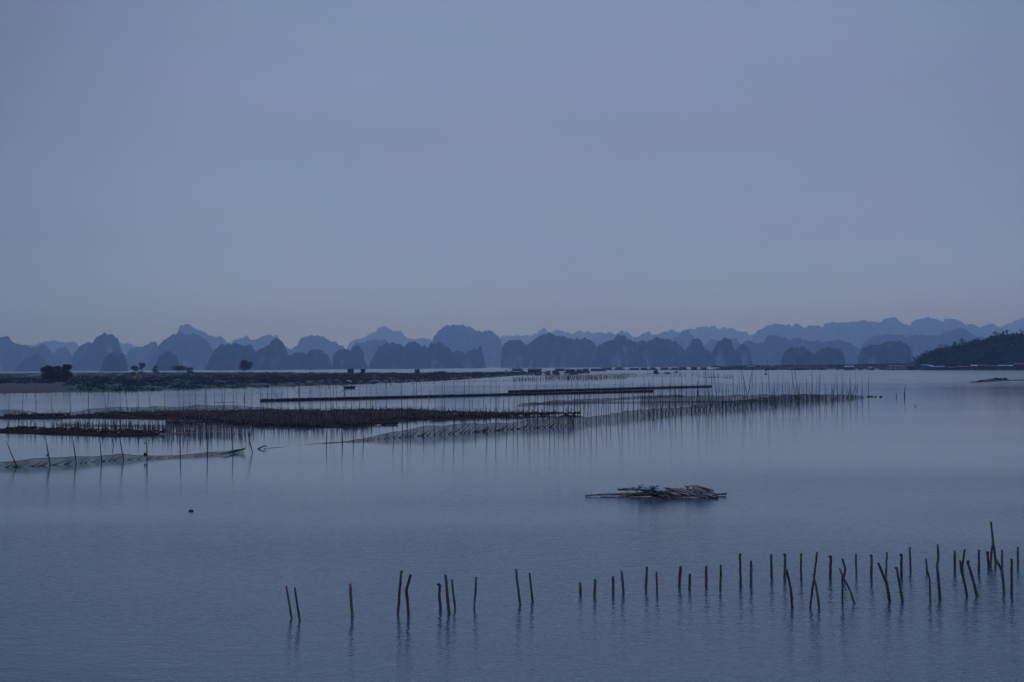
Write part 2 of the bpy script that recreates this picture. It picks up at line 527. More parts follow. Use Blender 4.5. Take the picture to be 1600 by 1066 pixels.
NEAR, MID, FAR, FARTHEST = 4700, 7600, 12200, 16000
K = [
 ('small dark dome shaped limestone islet behind the left grassy bank', [(153,578),(158,572),(165,558),(173,551),(185,550),(192,554),(195,566),(198,578)], 4000),
 ('small rounded dark limestone islet left of the long cliff island', [(238,578),(242,566),(249,553),(257,548),(266,552),(273,557),(278,568),(283,578)], 4200),
 ('long dark limestone island with a blunt peak beyond the lone round tree', [(317,576),(322,566),(328,552),(333,543),(345,539),(360,537),(385,539),(392,546),(396,549),(402,545),(410,540),(418,537),(424,531),(431,529),(437,533),(441,541),(446,553),(455,554),(462,551),(478,552),(482,547),(492,545),(500,547),(505,555),(508,553),(512,560),(516,575)], 4500),
 ('squat two topped dark islet behind the stilt hut', [(518,575),(520,555),(525,548),(537,544),(546,547),(551,543),(560,541),(566,548),(568,563),(573,570),(577,575)], 4600),
 ('wide dark limestone island with three domes and a rock finger at its end', [(570,575),(578,562),(586,548),(592,540),(600,537),(615,536),(625,538),(629,541),(640,534),(648,533),(658,540),(668,541),(672,536),(685,534),(697,539),(707,549),(715,548),(727,552),(730,547),(740,545),(745,547),(748,541),(751,541),(755,556),(762,575)], 4700),
 ('broad dark limestone massif at the middle of the horizon', [(781,575),(784,545),(788,534),(800,532),(812,531),(822,537),(825,538),(837,528),(848,522),(857,520),(865,522),(872,526),(880,525),(893,528),(905,529),(915,528),(925,532),(931,538),(940,552),(952,575)], 5000),
 ('dark limestone ridge with a pointed crest right of the middle massif', [(918,575),(930,558),(936,540),(945,534),(958,531),(967,524),(973,523),(980,527),(992,533),(1000,533),(1010,532),(1018,531),(1025,527),(1045,529),(1056,533),(1064,538),(1072,548),(1080,575)], 4600),
 ('steep conical dark limestone peak between ridge and twin cliffs', [(1058,575),(1068,555),(1076,540),(1083,530),(1089,528),(1094,530),(1098,537),(1104,545),(1112,551),(1120,575)], 4400),
 ('dark limestone cliff with two tops and pale rock streaks', [(1104,575),(1111,552),(1117,545),(1124,532),(1137,528),(1143,531),(1146,543),(1150,546),(1155,541),(1162,537),(1170,541),(1173,552),(1178,575)], 4200),
 ('low dark island of two wooded knolls behind the floating houses', [(1222,575),(1226,556),(1231,547),(1240,543),(1246,545),(1256,540),(1263,543),(1268,549),(1277,553),(1283,549),(1290,544),(1298,542),(1305,545),(1311,543),(1318,550),(1322,575)], 3700),
 ('dark flat topped limestone island with pale cliff foot near the wooded hill', [(1340,575),(1347,552),(1352,543),(1366,539),(1375,541),(1387,534),(1395,533),(1410,533),(1420,538),(1426,548),(1431,575)], 3800),
 ('small blue limestone knoll peeping out behind the wooded hill', [(1448,575),(1462,546),(1470,537),(1480,537),(1490,546),(1503,575)], 4300),
 ('blue limestone slope rising out of the left edge of view', [(-90,575),(-60,545),(-25,533),(0,526),(8,532),(16,538),(30,540),(40,543),(48,543),(53,540),(60,540),(67,547),(72,556),(82,560),(98,575)], 6600),
 ('low pointed blue islet at the far left behind the grassy bank', [(16,575),(30,566),(45,560),(55,553),(60,557),(68,568),(74,575)], 5200),
 ('small pale blue rounded hill left of the tall humped hill', [(68,575),(80,553),(90,545),(100,543),(105,550),(112,562),(120,575)], 7600),
 ('tall humped blue limestone hill above the tree clump', [(104,575),(115,550),(123,541),(128,536),(140,536),(147,528),(157,522),(172,521),(179,528),(183,543),(190,555),(200,575)], 6000),
 ('pale blue shouldered hill between two darker islets on the left', [(180,575),(190,558),(205,543),(213,540),(225,540),(232,534),(240,533),(244,540),(255,560),(265,575)], 8000),
 ('large blue domed mountain behind the small rounded islet', [(218,575),(240,548),(252,530),(262,526),(268,522),(275,521),(290,523),(305,522),(312,530),(322,533),(326,545),(333,563),(340,575)], 6600),
 ('pale blue flat topped hill beyond the gap in the islands', [(425,575),(450,546),(460,540),(470,527),(485,525),(503,525),(512,533),(520,534),(530,540),(545,552),(562,575)], 9200),
 ('pale blue low dome behind the three domed island', [(535,575),(550,538),(560,535),(575,532),(588,529),(600,530),(612,537),(625,545),(648,575)], 8200),
 ('big pale blue two stepped mountain left of the middle massif', [(660,575),(677,526),(685,516),(697,508),(712,508),(718,509),(722,507),(733,510),(743,517),(752,517),(762,515),(771,518),(778,525),(783,532),(788,552),(800,575)], 8600),
 ('pale blue rounded peak over the pointed ridge', [(1036,575),(1048,540),(1055,528),(1067,518),(1075,515),(1081,521),(1090,540),(1100,575)], 9000),
 ('pale blue hill showing between the cone and the twin cliffs', [(1090,575),(1100,540),(1108,532),(1116,530),(1128,533),(1138,530),(1150,528),(1158,538),(1168,575)], 8200),
 ('mid blue rolling range above the floating houses on the right', [(1155,575),(1165,535),(1175,532),(1186,537),(1195,534),(1205,524),(1217,522),(1226,526),(1236,531),(1246,528),(1262,530),(1272,534),(1285,535),(1297,533),(1310,531),(1328,534),(1345,542),(1375,575)], 6400),
 ('mid blue long range running behind the wooded hill', [(1325,575),(1350,540),(1368,527),(1378,524),(1400,522),(1420,524),(1440,523),(1470,524),(1490,517),(1500,513),(1515,514),(1530,524),(1555,530),(1600,535),(1660,540),(1720,575)], 7000),
 ('pale far mountain with a sharp left summit', [(240,575),(262,530),(275,520),(280,510),(288,507),(297,512),(308,515),(316,519),(325,526),(330,527),(337,525),(346,532),(355,535),(365,545),(380,575)], 11000),
 ('pale far pair of rounded hills beyond the blunt peak', [(340,575),(355,537),(365,530),(375,527),(383,526),(392,533),(402,527),(415,522),(428,524),(432,531),(445,541),(455,550),(475,575)], 11000),
 ('faintest peaked mountain in the gap at left of middle', [(520,575),(545,533),(555,528),(570,527),(580,517),(590,511),(597,509),(610,514),(625,517),(632,526),(640,529),(655,527),(668,528),(685,540),(710,575)], 14500),
 ('faint low hills at the far left of the horizon', [(0,575),(30,537),(50,541),(60,534),(75,532),(90,534),(100,537),(107,534),(115,541),(128,550),(150,575)], 12500),
 ('faint low hill in the gap right of the tall humped hill', [(160,575),(178,540),(185,536),(200,537),(212,541),(240,575)], 14000),
 ('faint far range of small peaks over the middle massif', [(765,575),(780,530),(786,523),(800,524),(815,521),(830,523),(840,520),(843,516),(852,513),(858,518),(865,518),(873,514),(880,517),(895,519),(907,517),(920,519),(937,518),(955,526),(985,575)], 15500),
 ('pale far range with a small cone right of the middle massif', [(905,575),(925,530),(937,524),(947,522),(955,518),(963,522),(975,515),(985,521),(992,527),(1000,527),(1008,520),(1015,518),(1021,524),(1030,522),(1040,517),(1053,516),(1065,520),(1095,575)], 12500),
 ('faint far rounded ridge above the cone and twin cliffs', [(1040,575),(1060,520),(1080,514),(1095,511),(1118,509),(1125,514),(1135,512),(1150,513),(1158,519),(1167,517),(1175,523),(1185,522),(1200,535),(1230,575)], 14000),
 ('pale high range of many humps on the right horizon, left half', [(1165,575),(1185,523),(1192,514),(1200,510),(1212,505),(1235,506),(1250,506),(1260,512),(1270,509),(1282,507),(1295,511),(1298,504),(1310,501),(1320,502),(1330,505),(1345,502),(1353,498),(1362,502),(1375,512),(1410,575)], 11500),
 ('pale high range of many humps on the right horizon, right half', [(1325,575),(1350,512),(1368,503),(1380,504),(1388,501),(1395,497),(1405,495),(1414,499),(1422,508),(1432,505),(1445,497),(1455,496),(1470,497),(1485,503),(1493,497),(1500,500),(1507,500),(1518,507),(1530,506),(1540,511),(1550,516),(1600,575)], 11800),
 ('pale far ridge above the crown of the wooded hill', [(1500,575),(1540,512),(1550,508),(1558,506),(1570,512),(1580,515),(1600,520),(1640,525),(1690,575)], 12500),
 ('faint far mountain shoulder at the right edge of view', [(1550,575),(1580,508),(1595,502),(1610,499),(1650,497),(1700,510),(1760,575)], 14500),
]
for i, (lab, pts, D) in enumerate(K):
    karst(lab, pts, D * 1.2, 11 + i * 1.37, rough=0.95 if D < 5500 else 1.0)

# ------------------------------------------------------------------ the grassy bank on the left
front = [(-260,620),(-60,617),(0,616),(100,614),(200,612),(290,609),(400,605.5),(470,604),(560,601),(620,598.5),(700,595),(770,590),(805,587.3),(835,586)]
back = [(-260,584.2),(0,582.4),(200,581.4),(400,581.6),(520,583.2),(640,584),(700,584.3),(770,584.6),(805,584.8),(835,585.2)]
def grass_amount(px, t):
    # t runs from the water's edge (0) to the far side (1), in picture height
    g = 0.40 + 2.4 * t
    if px < 115: g -= 1.1 * (1 - min(1, max(0, (t - 0.30) / 0.1))) * min(1, (125 - px) / 30)
    elif 330 < px < 500: g -= 0.75 * max(0, 1 - abs(t - 0.42) / 0.22) * (1 - abs(px - 415) / 85)
    if px > 520: g += 0.6
    return max(0.0, min(1.0, g))
bank_verts, bank_faces, grass_vals = [], [], []
NXB, NTB = 150, 26
def bank_height(px, t, p):
    e = min(1.0, t * 9) * min(1.0, (1 - t) * 6)
    h = 0.35 + 0.75 * min(1, t * 3) + 0.35 * mnoise.fractal(Vector((p.x * 0.03, p.y * 0.02, 0)), 0.8, 2, 3)
    return max(0.08, h) * e - 0.1 * (1 - e)
for i in range(NXB + 1):
    px = -260 + (835 + 260) * i / NXB
    yf, yb = lerp_pts(front, px), lerp_pts(back, px)
    yf += 0.55 * mnoise.noise(Vector((px * 0.06, 3.0, 0))) + 0.3 * mnoise.noise(Vector((px * 0.3, 5.0, 0)))
    for j in range(NTB + 1):
        t = j / NTB
        p = gp(px, yf + (yb - yf) * t)
        bank_verts.append((p.x, p.y, bank_height(px, t, p)))
        grass_vals.append(grass_amount(px, t))
for i in range(NXB):
    for j in range(NTB):
        a = i * (NTB + 1) + j
        bank_faces.append((a, a + NTB + 1, a + NTB + 2, a + 1))
me = bpy.data.meshes.new('grassy_bank')
me.from_pydata(bank_verts, [], bank_faces)
attr = me.attributes.new('grass', 'FLOAT', 'POINT')
for i, g in enumerate(grass_vals): attr.data[i].value = g
for p in me.polygons: p.use_smooth = True
o = put('grassy_bank', me, M['bank'])
o['label'] = 'low grassy mud bank stretching in from the left'
structure(o)

def leaf_cloud(mb, c, r, n, size, rg):
    for _ in range(n):
        d = Vector((rg.gauss(0, 1), rg.gauss(0, 1), rg.gauss(0, 1))).normalized()
        q = rg.random() ** 0.45
        p = Vector((c[0] + d.x * r[0] * q, c[1] + d.y * r[1] * q, c[2] + d.z * r[2] * q))
        a = Vector((rg.uniform(-1, 1), rg.uniform(-1, 1), rg.uniform(-0.6, 0.6))).normalized()
        b = a.cross(Vector((rg.uniform(-1, 1), rg.uniform(-1, 1), rg.uniform(-1, 1)))).normalized()
        s1, s2 = size * rg.uniform(0.6, 1.3), size * rg.uniform(0.35, 0.8)
        mb.quad(p - a * s1, p - b * s2, p + a * s1, p + b * s2)

# undergrowth on the bank: nobody could count it
rg = random.Random(3)
mb = MB()
def bank_point(px, t):
    yf, yb = lerp_pts(front, px), lerp_pts(back, px)
    p = gp(px, yf + (yb - yf) * t)
    p.z = max(0.0, bank_height(px, t, p))
    return p
n_made = 0
while n_made < 3600:
    px, t = rg.uniform(-200, 828), rg.random()
    ga = grass_amount(px, t)
    dens = mnoise.noise(Vector((px * 0.03, t * 9, 2))) * 0.5 + 0.5
    if rg.random() > ga * (0.35 + 0.9 * dens): continue
    p = bank_point(px, t)
    hh = rg.uniform(0.4, 1.1) * (0.6 + dens * 1.1) * (0.7 + 0.6 * min(1, t * 2))
    if 540 < px < 780: hh *= 0.85
    if px > 780: hh *= 0.75
    wd = hh * rg.uniform(1.4, 3.6)
    leaf_cloud(mb, (p.x, p.y, p.z + hh * 0.45), (wd, wd * 1.3, hh * 0.62), 26, 0.16 + hh * 0.2, rg)
    n_made += 1
o = mb.build('undergrowth', M['shrub'])
stuff(o, 'green shrubs and rank grass covering the low bank', 'undergrowth')

def tree(name, label, base, h, w, lobes, seed, n_leaf=420, leaf=0.3, trunk_r=None, crown_low=0.3, mat='leaf', group=None, cat='tree'):
    rg = random.Random(seed)
    t = empty(name, base, label, cat, group)
    tr = trunk_r or h * 0.025
    mb = MB()
    top = Vector((base[0] + rg.uniform(-.04, .04) * h, base[1], base[2] + h * 0.72))
    b = Vector(base)
    mid = b.lerp(top, 0.5) + Vector((rg.uniform(-.03, .03) * h, rg.uniform(-.03, .03) * h, 0))
    mb.tube([b - Vector((0, 0, 0.4)), mid, top], [tr, tr * 0.7, tr * 0.3], 7)
    cents = []
    for k in range(lobes):
        a = 2 * math.pi * (k + rg.uniform(-.3, .3)) / lobes
        rr = rg.uniform(0.2, 0.75) * w / 2
        zc = base[2] + h * rg.uniform(crown_low + 0.15, 0.86)
        c = Vector((b.x + math.cos(a) * rr, b.y + math.sin(a) * rr, zc))
        cents.append((c, rg.uniform(0.20, 0.34) * w))
        st = b.lerp(top, rg.uniform(0.35, 0.8))
        mb.tube([st, st.lerp(c, 0.55) + Vector((0, 0, 0.05 * h)), c], [tr * 0.45, tr * 0.3, tr * 0.12], 5)
    mb.build('trunk', M['bark'], t)
    cents.append((Vector((b.x, b.y, base[2] + h * 0.84)), 0.2 * w))
    mb = MB()
    for c, r in cents:
        rz = min(r * 0.85, base[2] + h - c.z)
        leaf_cloud(mb, c, (r, r, max(rz, 0.12 * h)), n_leaf // len(cents), leaf, rg)
    mb.build('crown', M[mat], t)
    return t

def bank_base(px, py):
    p = gp(px, py); p.z = 0.7
    return p
tree('bushy_tree', 'left tree of the dense dark clump on the grassy bank', bank_base(75, 597), 8.4, 7.5, 17, 21, 5355, 0.30, crown_low=-0.1)
tree('bushy_tree', 'middle thinner tree of the dense dark clump on the grassy bank', bank_base(88, 596), 8.1, 6.7, 16, 22, 3978, 0.30, crown_low=-0.1)
tree('bushy_tree', 'right and tallest tree of the dense dark clump on the grassy bank', bank_base(103, 597), 8.9, 6.6, 17, 23, 5814, 0.30, crown_low=-0.1)
tree('bushy_tree', 'dark low shrubby tree filling the front of the clump', bank_base(90, 600), 4.6, 9.0, 18, 24, 4590, 0.28, crown_low=-0.1)
tree('round_tree', 'lone round crowned tree on the bank before the long island', bank_base(383, 586), 14.6, 14.6, 11, 25, 3162, 0.48, crown_low=0.2)
tree('small_tree', 'small tree with a tall right top left of the islet', bank_base(210, 588), 9.4, 9.2, 8, 26, 1632, 0.37, crown_low=-0.08)
tree('small_tree', 'two tufted small tree beside the small rounded islet', bank_base(222, 587), 12.3, 9.9, 8, 27, 1530, 0.37, crown_low=-0.08)
tree('small_tree', 'slender sparse tree at the foot of the rounded islet', bank_base(243, 587), 9.2, 8.2, 7, 28, 1122, 0.37, crown_low=-0.08)
tree('flat_tree', 'wide flat crowned tree right of the rounded islet', bank_base(281, 587), 8.9, 16.1, 9, 29, 1734, 0.39, crown_low=0.45)
tree('small_tree', 'short rounded tree right of the flat crowned tree', bank_base(297, 586), 7.3, 8.6, 8, 30, 1530, 0.39, crown_low=-0.08)
tree('leafless_shrub', 'thin nearly bare shrub standing on the bank left of the hut', bank_base(485, 586), 6.8, 4.7, 8, 31, 60, 0.2, trunk_r=0.12, crown_low=0.2, cat='shrub')
tree('dark_bush', 'dark squat bush right of the stilt hut', bank_base(567, 586.5), 4.4, 5.4, 9, 32, 1836, 0.30, crown_low=0.0, cat='bush')
tree('low_bush', 'wide low bush on the bank right of the board hut', bank_base(688, 587), 2.5, 8.5, 9, 33, 1530, 0.30, crown_low=0.0, cat='bush')

# ------------------------------------------------------------------ the wooded hill on the right and the low far shore
hill_pts = [(1436,578),(1441,570),(1446,559),(1452,554),(1470,550),(1490,545),(1505,542),(1520,538),(1530,534),(1545,530),(1560,527),(1580,525),(1600,524),(1650,519),(1700,523),(1760,540),(1820,578)]
HD = 1430.0
def hill_z(x, v):
    h = max(at(x, smooth_profile(hill_pts, x), HD).z, 0)
    return h * max(0.0, 1 - abs(v) ** 1.7) ** 0.8
mb = MB()
NH, NV = 110, 24
for i in range(NH + 1):
    x = 1436 + 384 * i / NH
    for j in range(NV + 1):
        v = -1 + 2 * j / NV
        z = hill_z(x, v) * 0.93
        Y = HD + v * 95
        mb.v.append(((x - CX) * HD / F_PX, Y, z + mnoise.fractal(Vector((x * 0.08, v * 3, 1)), 0.8, 2, 3) * 0.8 - 0.3))
for i in range(NH):
    for j in range(NV):
        a = i * (NV + 1) + j
        mb.f.append((a, a + NV + 1, a + NV + 2, a + 1))
o = mb.build('wooded_hill', M['soil'], smooth=True)
o['label'] = 'dark wooded hill on the right behind the painted floating houses'
structure(o)
rg = random.Random(5)
mb = MB()
for _ in range(2400):
    x, v = rg.uniform(1439, 1800), rg.uniform(-1, 0.25)
    z = hill_z(x, v)
    if z < 0.8 and rg.random() < 0.6: continue
    r = (1.5 + 5.0 * rg.random() ** 2) * min(1, 0.5 + z / 18)
    leaf_cloud(mb, ((x - CX) * HD / F_PX, HD + v * 95, z * 0.93 + r * 0.35), (r, r, r * rg.uniform(0.5, 0.9)), 40, 0.25 + r * 0.15, rg)
o = mb.build('hillside_wood', M['hill_leaf'])
stuff(o, 'dense dark trees covering the right hillside', 'woodland')
for lab, x, ytop, ybase, w, nl, lb, sd_ in (
    ('bushy tree lowest on the left shoulder of the wooded hill', 1491, 533, 546, 9, 150, 5, 41),
    ('tall open crowned tree on the left shoulder of the wooded hill', 1503, 527, 545, 10, 130, 5, 42),
    ('small tree halfway along the crest of the wooded hill', 1522, 528.5, 540, 7, 110, 4, 43),
    ('little tree right of the halfway tree on the hill crest', 1528, 528.5, 538, 6, 90, 4, 44),
    ('tree at the left end of the high crest of the wooded hill', 1556, 517.5, 531, 9, 140, 5, 45),
    ('broad tree in the middle of the high crest group', 1567, 517, 530, 9, 150, 5, 46),
    ('slim tall tree at the right of the high crest group', 1574.5, 515, 530, 6, 110, 4, 47),
    ('lone pointed tree near the right edge on the hill crest', 1595, 514, 528, 8, 120, 5, 48)):
    b = at(x, ybase, HD - 3)
    h = (ybase - ytop) * HD / F_PX
    tree('crest_tree', lab, b, h, w * 0.72, lb + 2, sd_, nl * 3, 0.42, crown_low=0.0, mat='hill_leaf', group='trees on the hill crest')

# low scrubby shore behind the floating houses
shore_top = [(1120,572.5),(1160,572),(1200,571.5),(1260,571.3),(1330,570),(1400,569),(1440,568.5),(1470,568.5)]
SD = 1850.0
mb = MB()
for i in range(81):
    x = 1110 + 380 * i / 80
    h = max(at(x, lerp_pts(shore_top, x), SD).z, 0.4) * min(1, i / 6)
    for j in range(9):
        v = -1 + 2 * j / 8
        mb.v.append(((x - CX) * SD / F_PX, SD + v * 90, h * 0.9 * max(0, 1 - v * v) ** 0.7 - 0.2))
for i in range(80):
    for j in range(8):
        a = i * 9 + j
        mb.f.append((a, a + 9, a + 10, a + 1))
o = mb.build('low_shore', M['soil'], smooth=True)
o['label'] = 'low dark scrubby shore behind the floating houses'
structure(o)
rg = random.Random(6)
mb = MB()
for _ in range(900):
    x, v = rg.uniform(1116, 1485), rg.uniform(-1, 0.3)
    h = max(at(x, lerp_pts(shore_top, x), SD).z, 0.6)
    r = rg.uniform(1.0, 2.4)
    zz = h * 0.85 * max(0, 1 - v * v) ** 0.7
    leaf_cloud(mb, ((x - CX) * SD / F_PX, SD + v * 90, zz + 0.3), (r * 2.2, r * 2, r * 0.7), 22, r * 0.32, rg)
o = mb.build('shore_scrub', M['hill_leaf'])
stuff(o, 'dark scrub along the low far shore', 'scrub')

# ------------------------------------------------------------------ floating houses
def floating_house(label, x0, x1, ytop, ybase, wall, roof, style='gable', windows=2, group='floating houses along the far shore'):
    a, b = gp(x0, ybase), gp(x1, ybase)
    Y = a.y
    k = Y / F_PX
    w = (x1 - x0) * k
    h = (ybase - ytop) * k
    cx = (a.x + b.x) / 2
    dp = min(max(w * 0.6, 4), 9)
    cyy = Y + dp / 2
    t = empty('floating_house', (cx, Y, 0), label, 'floating house', group)
    deck = 0.7
    mb = MB()
    mb.box((cx, cyy, 0.35), (w * 1.12, dp + 2.5, 0.42))
    r = mb.build('raft', M['raft_deck'], t)
    nb = max(3, int(w / 2.5))
    for i in range(nb):
        m2 = MB()
        bx = cx - w * 0.52 + w * 1.04 * i / (nb - 1)
        m2.tube([(bx, Y - 1.0, 0.12), (bx, Y + dp + 1.0, 0.12)], 0.34, 7)
        m2.build('float', M['float_tube'], r)
    rise = h * 0.28 if style == 'gable' else h * 0.12
    wh = h - rise - deck
    mb = MB()
    mb.box((cx, cyy, deck + wh / 2 - 0.06), (w * 0.94, dp, wh + 0.12))
    wl_ = mb.build('wall', wall, t)
    mb = MB()
    ov = 0.5
    z0, z1 = deck + wh, deck + wh + rise
    X0, X1, Y0, Y1 = cx - w / 2 - ov * 0.3, cx + w / 2 + ov * 0.3, Y - ov, Y + dp + ov
    if style == 'gable':
        ym = (Y0 + Y1) / 2
        v = [(X0, Y0, z0), (X1, Y0, z0), (X1, ym, z1), (X0, ym, z1), (X1, Y1, z0), (X0, Y1, z0)]
    else:
        v = [(X0, Y0, z0), (X1, Y0, z0), (X1, Y1, z1 + 0.15), (X0, Y1, z1 + 0.15)]
    th = 0.14
    n = len(v)
    mb.v = v + [(p[0], p[1], p[2] + th) for p in v]
    if style == 'gable':
        fs = [(0, 1, 2, 3), (3, 2, 4, 5)]
    else:
        fs = [(0, 1, 2, 3)]
    mb.f = [tuple(reversed(f)) for f in fs] + [tuple(i + n for i in f) for f in fs]
    rim = [0, 1, 2, 4, 5, 3] if style == 'gable' else [0, 1, 2, 3]
    for i in range(len(rim)):
        p, q = rim[i], rim[(i + 1) % len(rim)]
        mb.f.append((p, q, q + n, p + n))
    mb.build('roof', roof, t)
    if style == 'gable':
        for xx in (cx - w * 0.47, cx + w * 0.47):
            m2 = MB()
            m2.v = [(xx, Y, z0 - 0.02), (xx, Y + dp, z0 - 0.02), (xx, Y + dp / 2, z1 - 0.08)]
            m2.f = [(0, 1, 2)]
            m2.build('gable', wall, t)
    m2 = MB()
    m2.box((cx + w * 0.06, Y - 0.03, deck + min(1.9, wh * 0.8) / 2), (0.95, 0.1, min(1.9, wh * 0.8)))
    m2.build('door', M['dark_pane'], t)
    for i in range(windows):
        m2 = MB()
        wx = cx - w * 0.30 + i * w * 0.6 / max(1, windows - 1) if windows > 1 else cx - w * 0.25
        m2.box((wx, Y - 0.03, deck + wh * 0.58), (1.1, 0.09, 0.85))
        m2.build('window', M['dark_pane'], t)
    rh = random.Random(int(x0 * 7))
    for i in range(rh.randint(2, 5)):                    # mooring and awning posts, gear on the raft
        m2 = MB()
        bx = cx + rh.uniform(-0.62, 0.62) * w
        m2.tube([(bx, Y - 0.9, 0.3), (bx + rh.uniform(-.3, .3), Y - 0.9, rh.uniform(1.6, h * 1.25))], 0.09, 5)
        m2.build('post', M['raft_deck'], t)
    for i in range(rh.randint(1, 3)):
        m2 = MB()
        bx = cx + rh.choice((-1, 1)) * rh.uniform(0.3, 0.75) * w
        m2.lump((bx, Y - 0.5, 0.8), (rh.uniform(0.6, 1.8), 0.7, rh.uniform(0.4, 1.3)), i + x0, 0.6, 5, 8)
        m2.build('gear', M[rh.choice(('raft_deck', 'rope', 'float_tube', 'hut_wall'))], t)
    t.rotation_euler.z = rh.uniform(-0.16, 0.16)
    return t

teal, turq, pale, grey = paint('teal', (0.02, 0.19, 0.20)), paint('turquoise', (0.05, 0.26, 0.33)), paint('pale_blue', (0.30, 0.36, 0.42)), paint('grey_board', (0.11, 0.115, 0.12))
dark, brown, redd, white, green, pink = paint('dark_board', (0.05, 0.05, 0.056)), paint('brown_board', (0.07, 0.048, 0.044)), paint('rust_red', (0.11, 0.04, 0.045)), paint('white_sheet', (0.55, 0.56, 0.58)), paint('sea_green', (0.015, 0.13, 0.11)), paint('dull_pink', (0.17, 0.09, 0.12))
ochre = paint('ochre', (0.13, 0.12, 0.085))
BL = 578.6
for args in (
    ('low grey floating hut at the left end of the far row', 942, 957, 573.6, BL, grey, grey, 'gable', 2),
    ('small grey floating hut second from the left in the far row', 963, 975, 574, BL, grey, dark, 'shed', 1),
    ('dark floating hut with a pale roof left of the ridge', 986, 1000, 574.0, BL, dark, pale, 'gable', 2),
    ('narrow brown floating hut under the ridge', 1003, 1012, 574.3, BL, brown, dark, 'gable', 1),
    ('tiny grey floating hut standing alone under the ridge', 1017, 1024, 573.6, BL, grey, grey, 'gable', 1),
    ('dark floating hut left of the cone peak foot', 1034, 1045, 574.2, BL, dark, brown, 'gable', 1),
    ('grey floating hut with a pale roof below the cone peak', 1050, 1062, 573.2, BL, grey, pale, 'gable', 2),
    ('tall dark floating hut below the cone peak', 1064, 1075, 572.8, BL, dark, grey, 'gable', 2),
    ('small brown floating hut right of the tall dark hut', 1082, 1091, 573, BL, brown, dark, 'gable', 1),
    ('light grey floating hut with a gable roof', 1096, 1106, 573.4, BL, grey, grey, 'gable', 1),
    ('long low dark floating shed below the twin cliffs', 1128, 1145, 573.2, BL, dark, dark, 'shed', 2),
    ('bright teal floating house in the middle of the far row', 1170, 1183, 572.8, BL, teal, turq, 'shed', 1),
    ('dark floating hut right of the teal house', 1200, 1214, 572.6, BL, dark, dark, 'gable', 2),
    ('small floating hut with a white front', 1236, 1243, 574.6, BL, white, dark, 'shed', 0),
    ('reddish brown floating hut with a white end', 1249, 1263, 573.4, BL, redd, brown, 'gable', 2),
    ('grey floating house with a pale roof below the two knolls', 1323, 1338, 571.8, BL, grey, pale, 'gable', 2),
    ('tiny white floating cabin', 1360, 1364.5, 574, BL, white, white, 'shed', 0),
    ('long pale blue floating house with a white end', 1396, 1419, 571.4, BL, pale, grey, 'shed', 3),
    ('dark boxy floating hut left of the turquoise house', 1422, 1433, 571, BL, dark, dark, 'shed', 1),
    ('turquoise floating house at the foot of the wooded hill', 1443, 1453, 570, BL, turq, turq, 'shed', 1),
    ('low dark hut under a white roof beside the turquoise house', 1453.5, 1461, 571.2, BL, dark, white, 'shed', 1),
    ('dull teal floating house with a long pale roof', 1461.5, 1483, 572.8, BL, green, pale, 'shed', 3),
    ('low rust coloured floating hut under the hill', 1485, 1499, 573.4, BL, redd, brown, 'gable', 2),
    ('brown red floating hut left of the white roofed hut', 1500, 1519, 572.2, BL, redd, redd, 'gable', 2),
    ('grey floating hut with a bright white roof', 1521, 1532, 571, BL, grey, white, 'shed', 1),
    ('brown floating hut between white roof and green house', 1533, 1545, 569.6, BL, brown, redd, 'gable', 1),
    ('sea green floating house on the right', 1546, 1563, 572, BL, green, redd, 'shed', 2),
    ('dull pink floating house with a pale roof', 1563.5, 1577, 571, BL, pink, pale, 'shed', 2),
    ('floating hut with a white awning near the right edge', 1579, 1588, 571, BL, green, white, 'shed', 1),
    ('tall rust roofed floating house at the right edge', 1589, 1606, 567, BL, brown, redd, 'gable', 2)):
    floating_house(*args)
G2 = 'floating farm huts left of the middle'
for args in (
    ('dark farm hut at the left end of the float village', 801, 815, 575.6, 580.2, dark, dark, 'gable', 1),
    ('wide dark farm hut with a reddish roof', 825, 847, 576, 583.6, brown, dark, 'gable', 2),
    ('small dark farm hut between the wide hut and the ochre hut', 868, 882, 575.8, 580.4, dark, dark, 'gable', 1),
    ('dark low farm hut beside the ochre hut', 884, 899, 577.2, 583.8, dark, grey, 'shed', 1),
    ('ochre walled farm hut', 901, 910, 577.6, 583.6, ochre, brown, 'shed', 1),
    ('brown farm hut with a high flat roof', 910.5, 921, 576.2, 583.4, brown, ochre, 'shed', 1),
    ('long low dark farm hut right of the brown hut', 924, 947, 576.2, 580.2, dark, dark, 'shed', 2),
    ('low hut with a pale sagging roof at the tip of the bank', 737, 754, 580, 586.2, dark, pale, 'gable', 1),
    ('dark low farm hut off the tip of the bank', 774, 788, 581, 585.6, dark, dark, 'gable', 1)):
    floating_house(*args, group=G2)

